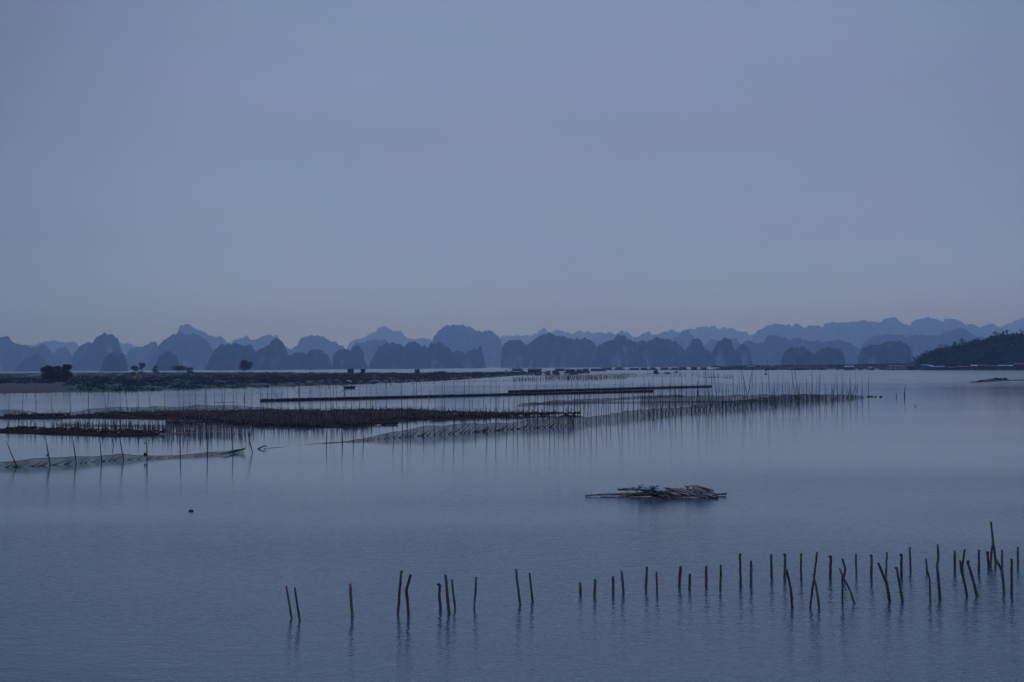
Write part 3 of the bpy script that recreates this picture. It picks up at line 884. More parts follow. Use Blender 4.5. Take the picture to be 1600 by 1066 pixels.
def walkway(label, x0, y0, x1, y1, w=1.6, clutter=0, group='floating walkways and cage rafts'):
    a, b = gp(x0, y0), gp(x1, y1)
    t = empty('cage_raft', a, label, 'raft', group)
    L = (b - a).length
    d = (b - a).normalized()
    ang = math.atan2(d.y, d.x)
    mb = MB()
    c = (a + b) / 2
    mb.box((c.x, c.y, 0.42), (L, w, 0.16), ang)
    mb.build('deck', M['raft_deck'], t)
    side = Vector((-d.y, d.x, 0))
    n = max(3, int(L / 6))
    bar = MB(); bar.tube([(-0.6, 0, 0), (0.6, 0, 0)], 0.33, 7)
    me = bar.mesh('float')
    for i in range(n):
        p = a + d * (L * (i + 0.5) / n)
        put('float', me, M['float_tube'], t, (p.x, p.y, 0.1), (0, 0, ang))
    rc_ = random.Random(int(x0 * 3 + y0))
    for i in range(clutter):                             # net heaps, drums and little sheds left on the raft
        p = a + d * (L * rc_.random()) + side * rc_.uniform(-0.3, 0.3) * w
        if rc_.random() < 0.72:
            m2 = MB(); hh = rc_.uniform(0.4, 1.5)
            m2.lump((p.x, p.y, 0.4 + hh * 0.5), (rc_.uniform(0.8, 3.2), 1.0, hh), i + x0, 0.7, 5, 8)
            m2.build('gear', M[rc_.choice(('raft_deck', 'rope', 'hut_wall', 'float_tube', 'net_heap'))], t)
        else:
            m2 = MB(); m2.tube([(p.x, p.y, 0.3), (p.x + rc_.uniform(-.4, .4), p.y, rc_.uniform(2, 4.6))], 0.10, 5)
            m2.build('post', M['raft_deck'], t)
    return t
walkway('long dark cage raft before the wide farm hut', 812, 583.4, 880, 583.0, 3, 10)
walkway('thin cage raft behind the dense far stakes', 820, 587.2, 905, 585.6, 3, 8)
walkway('long dark walkway joining the left far huts', 940, 578.2, 1094, 578.2, 6, 34)
walkway('long dark walkway joining the middle far huts', 1096, 578.2, 1222, 578.2, 6, 30)
walkway('long dark walkway joining the right far huts', 1224, 578.2, 1436, 578.2, 6, 46)
walkway('dark walkway along the foot of the wooded hill', 1440, 578.3, 1612, 578.3, 6, 36)
walkway('thin raft line with a heap left of the tall poles', 1008, 584.6, 1053, 584.3, 1.6, 5)
walkway('short thin raft line right of the dense far stakes', 972, 585.2, 993, 584.9, 1.6)
walkway('low dark cage raft row right of the wide farm hut', 852, 579.8, 905, 579.5, 4, 12)
walkway('thin cage raft line by the long low farm hut', 905, 581.6, 948, 581.2, 3, 7)
walkway('dark cage raft line left of the wide farm hut', 796, 577.8, 836, 577.4, 4, 9)
walkway('short dark cage raft between bank tip and far huts', 790, 580.9, 818, 580.5, 4, 6)

# ------------------------------------------------------------------ huts on stilts
def stilt_hut(label, x0, x1, ytop, yfloor, yground):
    g = bank_base((x0 + x1) / 2, yground); g.z = 0.6
    Y = g.y
    k = Y / F_PX
    w, dp = (x1 - x0) * k, (x1 - x0) * k * 0.9
    zt, zf = at(x0, ytop, Y).z, at(x0, yfloor, Y).z
    t = empty('stilt_hut', g, label, 'hut')
    mb = MB(); mb.box((g.x, Y + dp / 2, (zt + zf) / 2), (w, dp, zt - zf)); mb.build('wall', M['hut_wall'], t)
    mb = MB(); mb.box((g.x, Y + dp / 2, zt + 0.08), (w * 1.18, dp * 1.2, 0.16), 0, 0.05); mb.build('roof', M['hut_wall'], t)
    for sx in (-1, 1):
        for sy in (0.08, 0.92):
            mb = MB()
            mb.tube([(g.x + sx * w * 0.42, Y + dp * sy, -0.2), (g.x + sx * w * 0.42, Y + dp * sy, zf + 0.1)], 0.12, 6)
            mb.build('stilt', M['bark'], t)
    mb = MB(); mb.box((g.x + w * 0.1, Y - 0.03, zf + (zt - zf) * 0.42), (w * 0.25, 0.1, (zt - zf) * 0.7)); mb.build('door', M['dark_pane'], t)
    return t
stilt_hut('grey board hut on stilts standing at the bank above the boat', 543, 552, 577, 583.5, 589.5)
stilt_hut('small square board hut on stilts in the middle of the bank', 648, 655.5, 577.5, 583.5, 588)

# ------------------------------------------------------------------ shared pole meshes
def pole_mesh(seed, r0=1.0, r1=0.6, bend=0.03, sides=6, rings=7, below=0.0):
    rg = random.Random(seed)
    ph, b2 = rg.uniform(0, 6.28), rg.uniform(0.4, 1.0) * bend
    pts, rad = [], []
    for i in range(rings):
        t = i / (rings - 1)
        off = b2 * math.sin(t * math.pi * rg.uniform(0.9, 1.1)) + rg.uniform(-.15, .15) * b2
        pts.append((off * math.cos(ph), off * math.sin(ph), t))
        rad.append((r0 + (r1 - r0) * t) * rg.uniform(0.92, 1.08))
    mb = MB(); mb.tube(pts, rad, sides)
    return mb.mesh('pole', True)
# unit-height poles 0.016 thick per metre of scale; thickness set again by object scale in x and y
POLES = [pole_mesh(s, 1.0, 0.55, 0.9) for s in range(10)]
for m_ in POLES: m_.materials.append(M['bamboo'])

def pole_between(base, top, r, parent, name='pole', below=0.5, mesh=None, mat=None):
    b, t = Vector(base), Vector(top)
    d = (t - b)
    b2 = b - d.normalized() * below
    L = (t - b2).length
    o = put(name, mesh or rnd.choice(POLES), mat, parent, b2)
    o.rotation_euler = d.to_track_quat('Z', 'Y').to_euler()
    o.scale = (r, r, L)
    return o

def px_pole(xt, yt, xb, yb, r, parent, lean_depth=0.0, name='pole'):
    b = gp(xb, yb)
    t = at(xt, yt, b.y + lean_depth)
    return pole_between(b, t, r, parent, name)

# ------------------------------------------------------------------ nets
def net(parent, pts, mat, fold=0.10, seed=0, step=0.22, rows=7, wave=1.4, name='net', pleats=0):
    """pts: (x, waterline y, top y); a slack net with diagonal folds, hanging into the water"""
    P = [(gp(x, yb), at(x, yt, gp(x, yb).y).z) for x, yb, yt in pts]
    cols = []
    s = 0.0
    for (a, ha), (b, hb) in zip(P, P[1:]):
        L = (b - a).length
        n = max(1, int(L / step))
        for i in range(n):
            t = i / n
            cols.append((a.lerp(b, t), ha + (hb - ha) * t, s + L * t, (b - a).normalized()))
        s += L
    mb = MB()
    for p, h, sd_, d in cols:
        nrm = Vector((d.y, -d.x, 0))
        if nrm.y > 0: nrm = -nrm
        sag = 1 - 0.16 * abs(math.sin(sd_ * 0.55 + seed)) + 0.10 * mnoise.noise(Vector((sd_ * 0.8, seed, 0)))
        for j in range(rows + 1):
            t = j / rows
            z = -0.12 + (max(h, 0.04) * sag + 0.12) * t
            f = fold * math.sin(wave * 2.2 * (sd_ + 1.1 * t) + 2 * mnoise.noise(Vector((sd_ * 0.5, t, seed)))) * (0.35 + 0.65 * math.sin(t * 2.6))
            f += fold * 1.2 * mnoise.noise(Vector((sd_ * 0.9, t * 2.5, seed + 9)))
            slump = (1 - t) * h * 0.3
            q = p + nrm * (f + slump) + Vector((0, 0, z))
            mb.v.append(tuple(q))
    for i in range(len(cols) - 1):
        for j in range(rows):
            a = i * (rows + 1) + j
            mb.f.append((a, a + rows + 1, a + rows + 2, a + 1))
    o = mb.build(name, mat, parent, smooth=True)
    # head rope along the top and slanting gathers where the slack net bunches
    mb = MB(); mb.tube([Vector(mb_v) + Vector((0, 0, 0.01)) for mb_v in [o.data.vertices[i * (rows + 1) + rows].co for i in range(0, len(cols), 2)]], 0.016, 5)
    mb.build('head_rope', M['rope'], parent)
    if pleats:
        rg = random.Random(int(seed * 100))
        i = 3
        while i < len(cols) - 8:
            run = min(len(cols) - 1 - i, int(rg.uniform(1.0, 1.9) * max(0.35, cols[i][1]) / step) + 1)
            jt = rg.uniform(0.55, 1.0)
            n = max(4, run + 1)
            pts, rad = [], []
            p_lo = Vector(o.data.vertices[i * (rows + 1) + 1].co)
            p_hi = Vector(o.data.vertices[min(len(cols) - 1, i + run) * (rows + 1) + int(round(jt * rows))].co)
            for q in range(n):
                f = q / (n - 1)
                ci = min(len(cols) - 1, i + int(round(run * f)))
                j = int(round((0.16 + (jt - 0.16) * f) * rows))
                pts.append(p_lo.lerp(p_hi, f) + Vector((0, -0.12, -0.05 * math.sin(math.pi * f) * pleats)))
                rad.append((0.05 * (1 - f) ** 1.3 + 0.010) * pleats)
            good = [0]
            for q in range(1, n):
                if (pts[q] - pts[good[-1]]).length > 0.04: good.append(q)
            if len(good) > 2:
                mb = MB(); mb.tube([pts[q] for q in good], [rad[q] for q in good], 5)
                mb.build('net_gather', M['gather'], parent)
            i += int(rg.uniform(0.15, 0.8) / step) + 1
    return o

def rope(parent, pts, r=0.02, mat='rope', name='rope'):
    mb = MB(); mb.tube(pts, r, 5)
    return mb.build(name, M[mat], parent)

# left net fence nearest the camera
t = empty('net_fence', gp(200, 719), 'slack grey net fence on leaning poles at the left edge', 'net fence', 'net fences on bamboo poles')
net1 = [(-30,732,723),(0,730.5,721),(35,729.5,718.5),(79,727,715),(100,725.5,713),(118,724.5,711.5),(140,722.5,713),(159,721,712.5),(175,719.5,711),(189,719,708.5),(210,717.8,710.5),(229,716.8,711.5),(255,715.6,712.5),(282,714.3,712),(305,713,709),(324,711.3,706.5),(345,710,705.5),(364,708.6,704),(376,707.3,701.8),(384,706.2,700.2)]
net(t, net1, M['net'], 0.13, 1.0, wave=1.0, pleats=0.8)
for a in ((15.5,703,26.5,729.5),(73,692.5,79,727),(114,691,118.5,725),(156.5,688,159,722),(188,692,192.5,720),(229,688,229.5,720),(282,684,281.5,715),(323,682,324,712),(363,680,364,709),(388,682,394,708),(-14,700,-10,731)):
    px_pole(*a, 0.042, t, rnd.uniform(-0.15, 0.15))
rope(t, [gp(338, 709.8, .1), gp(352, 708.6, .16), at(368, 705, gp(368, 708).y), at(379, 702, gp(368, 708).y), at(385, 699.5, gp(368, 708).y)], [0.02, 0.05, 0.09, 0.06, 0.01], 'gather', 'net_roll')
mb = MB(); mb.lump(at(226.5, 710.5, gp(229, 719).y), (0.10, 0.08, 0.14), 3); mb.build('rag', M['rope'], t)
mb = MB(); mb.lump(at(226, 692.5, gp(229, 719).y), (0.055, 0.05, 0.05), 4); mb.build('knot', M['rope'], t)
mb = MB()
pB = gp(75, 727)
mb.tube([at(76.5, 711, pB.y), at(74, 710.5, pB.y - .1), at(72.5, 714, pB.y - .15)], [0.05, 0.06, 0.03], 5)
mb.build('rag', M['rope'], t)

# long central net fence
base2 = [(500,693.5),(552,690),(600,686),(660,681),(723,677),(800,671),(850,668),(886,666),(920,660.5),(960,656),(1000,651),(1050,645.5),(1100,641),(1150,637),(1200,632.5),(1260,627.5),(1300,625),(1350,621.5),(1385,621)]
top2 = [(500,693),(540,690),(570,685),(600,677.5),(625,673),(650,667.5),(672,664.5),(690,664),(700,662.5),(740,660),(780,661),(820,657),(850,653),(880,650),(884,647),(900,648),(912,652),(930,650),(960,645),(985,641),(1000,639),(1040,637.5),(1060,637),(1100,631),(1150,625.5),(1200,619),(1260,615.5),(1300,616),(1346,617.5),(1352,620)]
t2 = empty('net_fence', gp(900, 664), 'very long net fence on many bamboo poles sweeping across the middle water', 'net fence', 'net fences on bamboo poles')
seg = []
x = 500
while x <= 900:
    seg.append((x, lerp_pts(base2, x), lerp_pts(top2, x))); x += 12
net(t2, seg, M['net'], 0.16, 4.0, step=0.3, wave=0.8, pleats=1.0)
seg = []
x = 884
while x <= 1352:
    seg.append((x, lerp_pts(base2, x), lerp_pts(top2, x))); x += 12
net(t2, seg, M['net_thin'], 0.22, 6.0, step=0.4, wave=0.7)
for a in ((510,671,510,693),(516.5,671,517.5,682),(534,672,535,692),(551.5,674,552,691),(566.5,670,568.5,689.5),(613,664,615,687),(627,609,629,674),(637,637,636,673),(641.5,668,641.5,684.5),(661.5,666,661.5,682.5),(678.5,664,678.5,681),(692,646,695,680.5),(708,645,709.5,679),(723.5,652,723,678),(743.5,660,743.5,677),(759,640,761,675),(774,639,774.5,674.5),(779,660,780.5,673),(790.5,645,792,672.5)):
    px_pole(*a, rnd.uniform(0.034, 0.046), t2, rnd.uniform(-0.2, 0.2))
rg = random.Random(12)
x = 802.0
while x < 1350:
    yb = lerp_pts(base2, x) + rg.uniform(-1.5, 2.0)
    if x < 1000: hpx = rg.uniform(26, 40)
    elif x < 1090: hpx = rg.uniform(18, 40)
    elif x < 1230: hpx = rg.uniform(20, 38) + (14 if rg.random() < 0.16 else 0)
    else: hpx = rg.uniform(18, 30)
    lean = rg.gauss(0, 1.2) if x < 1020 else rg.gauss(-0.5, 2.0)
    px_pole(x + lean, yb - hpx, x, yb, rg.uniform(0.032, 0.048), t2, rg.uniform(-0.4, 0.4))
    # bundled and half-sunk sticks that prop the denser far stretch
    for _q in range(0 if x < 1010 else rg.choice((1, 1, 2, 2, 3))):
        h2 = rg.uniform(5, 14)
        px_pole(x + rg.uniform(-4, 5), yb - h2, x + rg.uniform(-2, 2), yb + rg.uniform(-0.5, 1.5), rg.uniform(0.035, 0.06), t2, rg.uniform(-0.3, 0.3), 'prop')
    x += rg.uniform(5.0, 11.0) if x < 1000 else (rg.uniform(4.0, 9.0) if x < 1275 else rg.uniform(3.5, 11.0))
for a in ((1103,588,1109,637),(1116,589,1121,634),(1173,592,1166,633),(1162,593,1170,632),(1238,588,1243,629),(1243,587,1250,629),(1269,592,1271,628),(1357,600,1356.5,621.5),(1300,604,1303,624)):
    px_pole(*a, 0.05, t2, 0.3)
for k, (xa, ya, rx) in enumerate(((1357, 620.6, 0.9), (1362, 620.4, 1.0), (1368, 620.8, 0.6), (1376, 621.0, 0.9))):
    p = gp(xa, ya)
    mb = MB(); mb.lump((p.x, p.y, 0.10), (rx * 0.36, 0.25, 0.13), k + 3, 0.5); mb.build('float', M['float_tube'], t2, True)
p1, p2 = gp(500, 693), gp(417, 701)
rope(t2, [p1 + Vector((0, 0, .02)), p1.lerp(p2, 0.5) + Vector((0, 0, -0.02)), p2 + Vector((0, 0, 0.03))], 0.012, name='mooring_line')

# rear net fence behind the oyster racks on the left
t3 = empty('net_fence', gp(250, 645), 'low rear net fence with thin tall poles behind the left oyster racks', 'net fence', 'net fences on bamboo poles')
net(t3, [(60,648,647.5),(90,647.5,645),(125,646,642.5),(138,645.5,638.5),(165,645,635.8),(200,644.5,636.5),(235,644,634.5),(280,643.5,635),(310,643,632.5),(345,643,632.5),(380,642.5,634),(410,642,636),(440,641.5,640)], M['net_thin'], 0.2, 2.2, 0.4, wave=0.5)
net(t3, [(-40,650,640),(0,649.5,639.5),(25,649,640.5),(50,648.5,642.5),(62,648,646)], M['net_thin'], 0.2, 3.2, 0.4, wave=0.5)
for a in ((14.5,621,13,647),(36,621,35,648),(56,614,56,648),(80.5,621,81,647),(108.5,616,111,647),(138,615,138,645),(164,625,166,645),(169.5,615,168,652),(187.5,618,188.5,645),(197,620,199,645),(214.5,615,213.5,644),(216,618,217,644),(233,615,235.5,644),(257.5,620,257.5,644),(278.5,613,280.5,644),(287.5,614,287,644),(296.5,611,296.5,643),(305.5,611,304.5,643),(322,612,324.5,643),(335.5,611,335,642),(346.5,613,349,643),(351,613,350.5,642),(364.5,610,364.5,642),(369,615,371,643),(393.5,612,393.5,642),(-12,618,-14,650)):
    px_pole(*a, rnd.uniform(0.032, 0.042), t3, rnd.uniform(-.3, .3))
def branched(xb, yb, yt, arms, parent):
    b = gp(xb, yb)
    px_pole(xb - 0.3, yt, xb, yb, 0.045, parent)
    for (x1, y1, x2, y2) in arms:
        mb = MB(); mb.tube([at(x1, y1, b.y), at(x2, y2, b.y - 0.3)], [0.035, 0.02], 5)
        mb.build('branch', M['bamboo'], parent)
branched(321, 642, 619, ((320.5,625,316.5,629),(320.5,623,318,619)), t3)
branched(382, 640, 612, ((382,624,379.5,628.5),(382,622,384,628),(382,618,380,625)), t3)
b = gp(350, 642)
rope(t3, [at(334, 629, b.y), at(350, 628.6, b.y), at(368, 628.5, b.y)], 0.04, 'bamboo', 'rail')

# middle line of poles along the booms
t4 = empty('pole_line', gp(600, 638), 'line of thin leaning poles standing across the long dark boom', 'pole line', 'lines of bamboo poles')
for a in ((409,610,410,628),(418.5,613,417.5,642),(424.5,610,424.5,640),(426,611,433.5,622),(440.5,612,439,640),(449.5,609,450,640),(461,612,461,639),(468,606,468.5,638),(484,616,484,640),(487,610,487.5,638),(500,609,501,638),(509.5,611,509,636),(516.5,616,517,640),(521,606,520,648),(526,611,526,637),(540,613,540,640),(553.5,614,553,637),(549,620,549.5,640),(562,612,562,638),(573,612,573,637),(579.5,610,578.5,640),(582,625,582.5,640),(588,609,587.5,637),(603,600,604,636),(646,608,647.5,640),(650.5,604,650,638),(658.5,609,659,636),(671.5,611,669.5,636),(680,607,679.5,630),(691,608,690.5,639),(694.5,607,694.5,636),(667,632,670.5,623),(709.5,604,712,641),(726,606,725,641),(733,604,733.5,640),(738,608,738,632),(748,611,748,634),(756.5,605,755.5,640),(766.5,607,766,633),(775.5,606,776,638),(780,608,779.5,634),(787,625,786.5,640)):
    px_pole(*a, rnd.uniform(0.034, 0.048), t4, rnd.uniform(-.4, .4))
branched(467.5, 640, 604, ((467.5,609,463,613.5),(467,606,466,612),(468,604,466.8,609)), t4)
branched(407, 625, 607, ((407,610,400,614),), t4)

t5 = empty('pole_line', gp(930, 640), 'dense line of thin poles crossing the two booms right of the middle', 'pole line', 'lines of bamboo poles')
rg = random.Random(31)
x = 795.0
while x < 1105:
    yb = 640 - 8 * (x - 795) / 310 + rg.uniform(-6, 6)
    hp = rg.uniform(20, 34) + (10 if rg.random() < 0.06 else 0)
    px_pole(x + rg.gauss(0, 1.0), yb - hp, x, yb, rg.uniform(0.034, 0.05), t5, rg.uniform(-.4, .4))
    x += rg.uniform(3.5, 11.5)

t6 = empty('net_fence', gp(950, 628), 'low dark rear net sagging in peaks below the shorter boom', 'net fence', 'net fences on bamboo poles')
net(t6, [(806,634,633),(820,633,629.5),(832,632.3,628.2),(845,631.5,629.5),(858,631,626.2),(872,630.3,624.8),(888,630,625.8),(900,629.3,623.5),(925,627.5,622.8),(940,626,622.2),(960,624.5,622),(985,622.8,620),(1005,621.4,618.8),(1020,620.6,618),(1050,619.6,617.2),(1072,619,616.8)], M['net'], 0.2, 8.2, 0.4, wave=0.5)
net(t6, [(1000,628.5,618),(1040,628,618),(1090,627.6,617.5),(1140,627,617),(1200,626,616),(1260,624,615.5),(1290,623,617)], M['net_thin'], 0.2, 9.2, 0.6, wave=0.3)
rope(t6, [gp(830, 630.5, .12), gp(900, 628.8, .12), gp(1000, 628.3, .12), gp(1100, 627.4, .12), gp(1200, 626, .12)], 0.07, name='float_line')
rg = random.Random(33)
x = 1004.0
while x < 1345:
    yb = 628.5 - 4 * (x - 1004) / 340 + rg.uniform(-2, 2)
    hp = rg.uniform(16, 27) if x < 1110 else rg.uniform(14, 34)
    px_pole(x + rg.gauss(0, 1.4), yb - hp, x, yb, rg.uniform(0.035, 0.05), t6, rg.uniform(-.4, .4))
    x += rg.uniform(5, 12)
for x, h_ in ((1021, 5), (1034, 4), (1056, 6), (1062, 7), (1073, 5), (1080, 3), (1085, 5), (1091, 4), (1102, 6)):
    px_pole(x, 618.5 - h_, x, 618.8, 0.06, t6, 0, 'stump')

# ------------------------------------------------------------------ floating booms
def boom(label, x0, y0, x1, y1, r, seed):
    a, b = gp(x0, y0), gp(x1, y1)
    t = empty('floating_boom', a, label, 'boom', 'floating booms')
    d = (b - a); L = d.length; d.normalize()
    rg = random.Random(seed)
    me_s = []
    for s in range(5):
        r2 = random.Random(seed * 10 + s)
        mb = MB()
        n = 7
        mb.tube([(-0.5 + i / (n - 1), r2.uniform(-.03, .03), r2.uniform(-.05, .05)) for i in range(n)], [r * (0.62 if i in (0, n - 1) else r2.uniform(0.92, 1.06)) for i in range(n)], 9)
        me = mb.mesh('float', True); me.materials.append(M['float_tube']); me_s.append(me)
    n = max(8, int(L / 3.4))
    ang = math.atan2(d.y, d.x)
    for i in range(n):
        p = a + d * (L * (i + 0.5) / n)
        o = put('float', rg.choice(me_s), None, t, (p.x + rg.uniform(-.05, .05), p.y, r * 0.55 + rg.uniform(-.03, .03)), (0, 0, ang + rg.uniform(-.01, .01)), (L / n * 0.995, 1, 1))
    # bamboo lashed along the top
    pts = [a + d * (L * i / 30) + Vector((0, rg.uniform(-.05, .05), r * 1.5 + rg.uniform(-.03, .03))) for i in range(31)]
    rope(t, pts, 0.05, 'bamboo', 'lashing_pole')
    return t
boom('long dark floating boom running across the left half of the water', 407, 627.2, 1021, 612.2, 0.30, 3)
boom('upper dark floating boom ending in open water right of the middle', 795, 613.5, 1112, 605.2, 0.36, 4)

# ------------------------------------------------------------------ oyster racks
def stick_meshes():
    out = []
    for s in range(8):
        r2 = random.Random(900 + s)
        mb = MB()
        mb.tube([(0, 0, 0), (r2.uniform(-.8, .8), r2.uniform(-.8, .8), 0.55), (r2.uniform(-1.6, 1.6), r2.uniform(-1.6, 1.6), 1.0)], [1.0, 0.9, 0.7], 5)
        me = mb.mesh('stake'); me.materials.append(M['rack_stake']); out.append(me)
    return out
STICKS = stick_meshes()

def rack(label, back_l, front_l, x0, x1, row_gap, step, hmin, hmax, seed, crust=True, keep=280, crust_h=0.30, skip=0.0, crust_x=None, rails=0):
    rg = random.Random(seed)
    xm = (x0 + x1) / 2
    t = empty('oyster_rack', gp(xm, lerp_pts(front_l, xm)), label, 'oyster rack', 'oyster racks')
    ynear = gp(xm, max(p[1] for p in front_l)).y
    yfar = gp(xm, min(p[1] for p in back_l)).y
    Y = ynear
    stakes = []
    while Y < yfar:
        xl, xr = at(x0, 600, Y).x, at(x1, 600, Y).x
        X = xl
        run = []
        def flush():
            if len(run) > 3:
                pts = [Vector(q) for q in run]
                mb = MB()
                mb.tube(pts, [rg.uniform(0.03, 0.17) for _ in pts], 6)
                mb.build('oyster_line', M['oyster'], t)
            run.clear()
        while X < xr:
            p = Vector((X + rg.uniform(-.15, .15), Y + rg.uniform(-.5, .5), 0))
            ix, iy = proj(p)
            wob = 0.8 * mnoise.noise(Vector((ix * 0.05, seed, 0)))
            hole = mnoise.fractal(Vector((X * 0.16, Y * 0.10, seed * 2.0)), 0.8, 2.0, 3)
            if lerp_pts(back_l, ix) <= iy <= lerp_pts(front_l, ix) + wob and (hole < 0.30 or not crust):
                if rg.random() > skip: stakes.append((p, rg.uniform(hmin, hmax) * (1.35 if rg.random() < 0.08 else 1), rg.uniform(0.022, 0.042)))
                if crust and (crust_x is None or ix < crust_x): run.append((p.x, Y + rg.uniform(-.25, .25), crust_h + rg.uniform(-.14, .16)))
                else: flush()
            else: flush()
            X += step * rg.uniform(0.7, 1.3)
        flush()
        Y += row_gap * rg.uniform(0.85, 1.15)
    stakes.sort(key=lambda s: s[0].y)
    mb = MB()
    for i, (p, h, r) in enumerate(stakes):
        if i < keep:
            o = put('stake', rg.choice(STICKS), None, t, p - Vector((0, 0, 0.3)), (rg.gauss(0, .04), rg.gauss(0, .06), 0), (r, r, h + 0.3))
        else:
            mb.tube([p - Vector((0, 0, .1)), p + Vector((rg.gauss(0, .05), rg.gauss(0, .05), h))], [r, r * 0.8], 4)
    if mb.v:
        o = mb.build('far_stakes', M['rack_stake'], t)
        o['kind'] = 'stuff'
    return t

def mud_bank(label, back_l, front_l, x0, x1, h, seed):
    mb = MB()
    nx, nt = 170, 9
    for i in range(nx + 1):
        x = x0 + (x1 - x0) * i / nx
        yb, yf = lerp_pts(back_l, x), lerp_pts(front_l, x)
        yf += 0.35 * mnoise.noise(Vector((x * 0.07, seed, 0))) + 0.2 * mnoise.noise(Vector((x * 0.35, seed, 4)))
        e = min(1.0, i / 10, (nx - i) / 10)
        for j in range(nt + 1):
            t = j / nt
            p = gp(x, yf + (yb - yf) * t)
            z = h * e * math.sin(math.pi * min(1, t * 0.94 + 0.03)) ** 0.55 * (1 + 0.45 * mnoise.fractal(Vector((p.x * 0.25, p.y * 0.12, seed)), 0.8, 2, 4))
            mb.v.append((p.x, p.y, z - 0.05 if 0 < j < nt else -0.12))
    for i in range(nx):
        for j in range(nt):
            a = i * (nt + 1) + j
            mb.f.append((a, a + nt + 1, a + nt + 2, a + 1))
    o = mb.build('mud_bank', M['mud'], smooth=True)
    o['label'] = label
    return structure(o)
mud_bank('dark mud bank under the wide oyster rack', [(-40,650.6),(0,650.5),(100,649.5),(200,647),(300,645.5),(400,645),(520,645),(640,645),(700,647),(800,648.3)],
         [(-40,655.7),(0,655.2),(60,655.5),(130,654.2),(200,655.2),(260,656.5),(330,659),(365,666),(400,669),(470,670),(510,671),(560,669),(585,665),(605,659.5),(660,657.3),(700,656.3),(740,654.5),(800,650.5)], -40, 800, 0.26, 3)
mud_bank('narrow dark mud bank before the open stick rack on the left', [(-40,670),(0,670.5),(100,674),(170,676.5),(255,679)],
         [(-40,676.8),(0,677.3),(100,680.6),(170,683.2),(210,682.6),(255,680.2)], -40, 258, 0.24, 8)
rack('wide dark oyster rack thick with sticks across the left middle water',
     [(-40,651),(0,651),(100,650),(200,647),(300,645),(400,644),(520,643),(640,642.5),(700,646),(760,647),(830,648),(915,647.6)],
     [(-40,652.8),(0,652.5),(60,652.6),(130,651.8),(200,652),(260,653.5),(300,655),(330,660),(365,664),(400,666.5),(470,668),(510,669),(560,667.5),(578,665),(590,661),(605,658),(660,656),(700,655.3),(740,653.7),(800,651.5),(850,650.3),(915,648)],
     -40, 915, 1.5, 0.40, 0.42, 0.85, 5, crust_h=0.24)
rb = rack('narrow left oyster rack with a dark crusted bank and upright sticks',
     [(-40,669.5),(0,670),(100,673),(170,675),(255,677.5),(262,680)],
     [(-40,673),(0,673.5),(100,677),(170,679.5),(210,680),(250,680.2),(262,680)],
     -40, 262, 1.5, 0.34, 0.50, 0.85, 6, crust_h=0.22, skip=0.62, keep=280)
rc = rack('open stick rack with thin rails between the two left oyster racks',
     [(84,666),(140,668),(255,670),(330,671),(397,674)],
     [(84,671),(140,674),(200,676.5),(255,682),(300,683.5),(350,682),(397,679.5)],
     84, 397, 1.7, 0.34, 0.35, 0.75, 7, crust=False, skip=0.35, keep=280)
rgm = random.Random(14)
for k in range(9):                                       # thin rails tied along the sticks
    yy = [667.5, 669, 671, 672.5, 674.5, 676, 678, 679.5, 681][k]
    xa = 85 + (0 if k < 3 else 60 + 22 * k) + rgm.uniform(0, 20)
    xb = 397 - rgm.uniform(0, 60) - (120 if k in (0, 8) else 0)
    n = 16
    pts = [gp(xa + (xb - xa) * i / n, yy + 3.5 * (i / n)) + Vector((0, 0, 0.36 + rgm.uniform(-.05, .05))) for i in range(n + 1)]
    rope(rc, pts, 0.035, 'raft_bamboo', 'rail')
for (x0_, y0_, x1_, y1_) in ((260,661,305,661.5),(262,664,300,664.5),(290,661.5,332,663),(572,664.5,622,663.5),(600,662,620,661.6)):
    pts = [gp(x0_ + (x1_ - x0_) * i / 12, y0_ + (y1_ - y0_) * i / 12) + Vector((0, 0, 0.16 + rgm.uniform(-.06, .06))) for i in range(13)]
    mb = MB(); mb.tube(pts, [rgm.uniform(0.07, 0.17) for _ in pts], 6); mb.build('oyster_line', M['oyster'], rc)
t = empty('pole_line', gp(560, 660), 'pale upright poles standing among the wide oyster rack', 'pole line', 'lines of bamboo poles')
for a in ((518.5,635,517.5,655),(549,638,548,652),(200,640,202,655),(309,645,309,655),(350,640,351,655),(434,640,434,656),(470,640,471,660),(580,638,581,652),(637,636,636.5,655),(684,634,683.5,646),(760,640,760.5,652),(655,641,657,650)):
    px_pole(*a, 0.04, t, 0)

# far stake fields
rd = rack('dense field of short stakes far out right of the bank tip',
     [(805,594.0),(850,593.5),(860,588),(900,586.3),(960,585.5),(1000,586.5),(1006,588)],
     [(805,596.4),(850,596.0),(900,596),(940,594.5),(980,592.3),(1000,590),(1006,588.4)],
     803, 1006, 8.5, 1.15, 0.6, 1.5, 8, crust=False, skip=0.42, keep=290)
for o_ in rd.children:
    if o_.name.startswith('stake'): o_.scale.x *= 2.2; o_.scale.y *= 2.2
def stake_row(label, pts, n, h0, h1, r, seed, jig=0.4):
    rg = random.Random(seed)
    a = gp(*pts[0])
    t = empty('stake_row', a, label, 'stake row', 'rows of short stakes')
    x0, x1 = pts[0][0], pts[-1][0]
    for i in range(n):
        x = x0 + (x1 - x0) * (i + rg.uniform(-.35, .35)) / n
        p = gp(x, lerp_pts(pts, x) + rg.uniform(-jig, jig))
        put('stake', rg.choice(STICKS), None, t, p - Vector((0, 0, .3)), (0, rg.gauss(0, .06), 0), (r, r, rg.uniform(h0, h1) + 0.3))
    return t
stake_row('row of little dark stakes in the water along the green bank', [(495,605),(560,603),(620,601),(700,598.5),(760,596.8),(832,595)], 95, 0.35, 0.75, 0.085, 51)
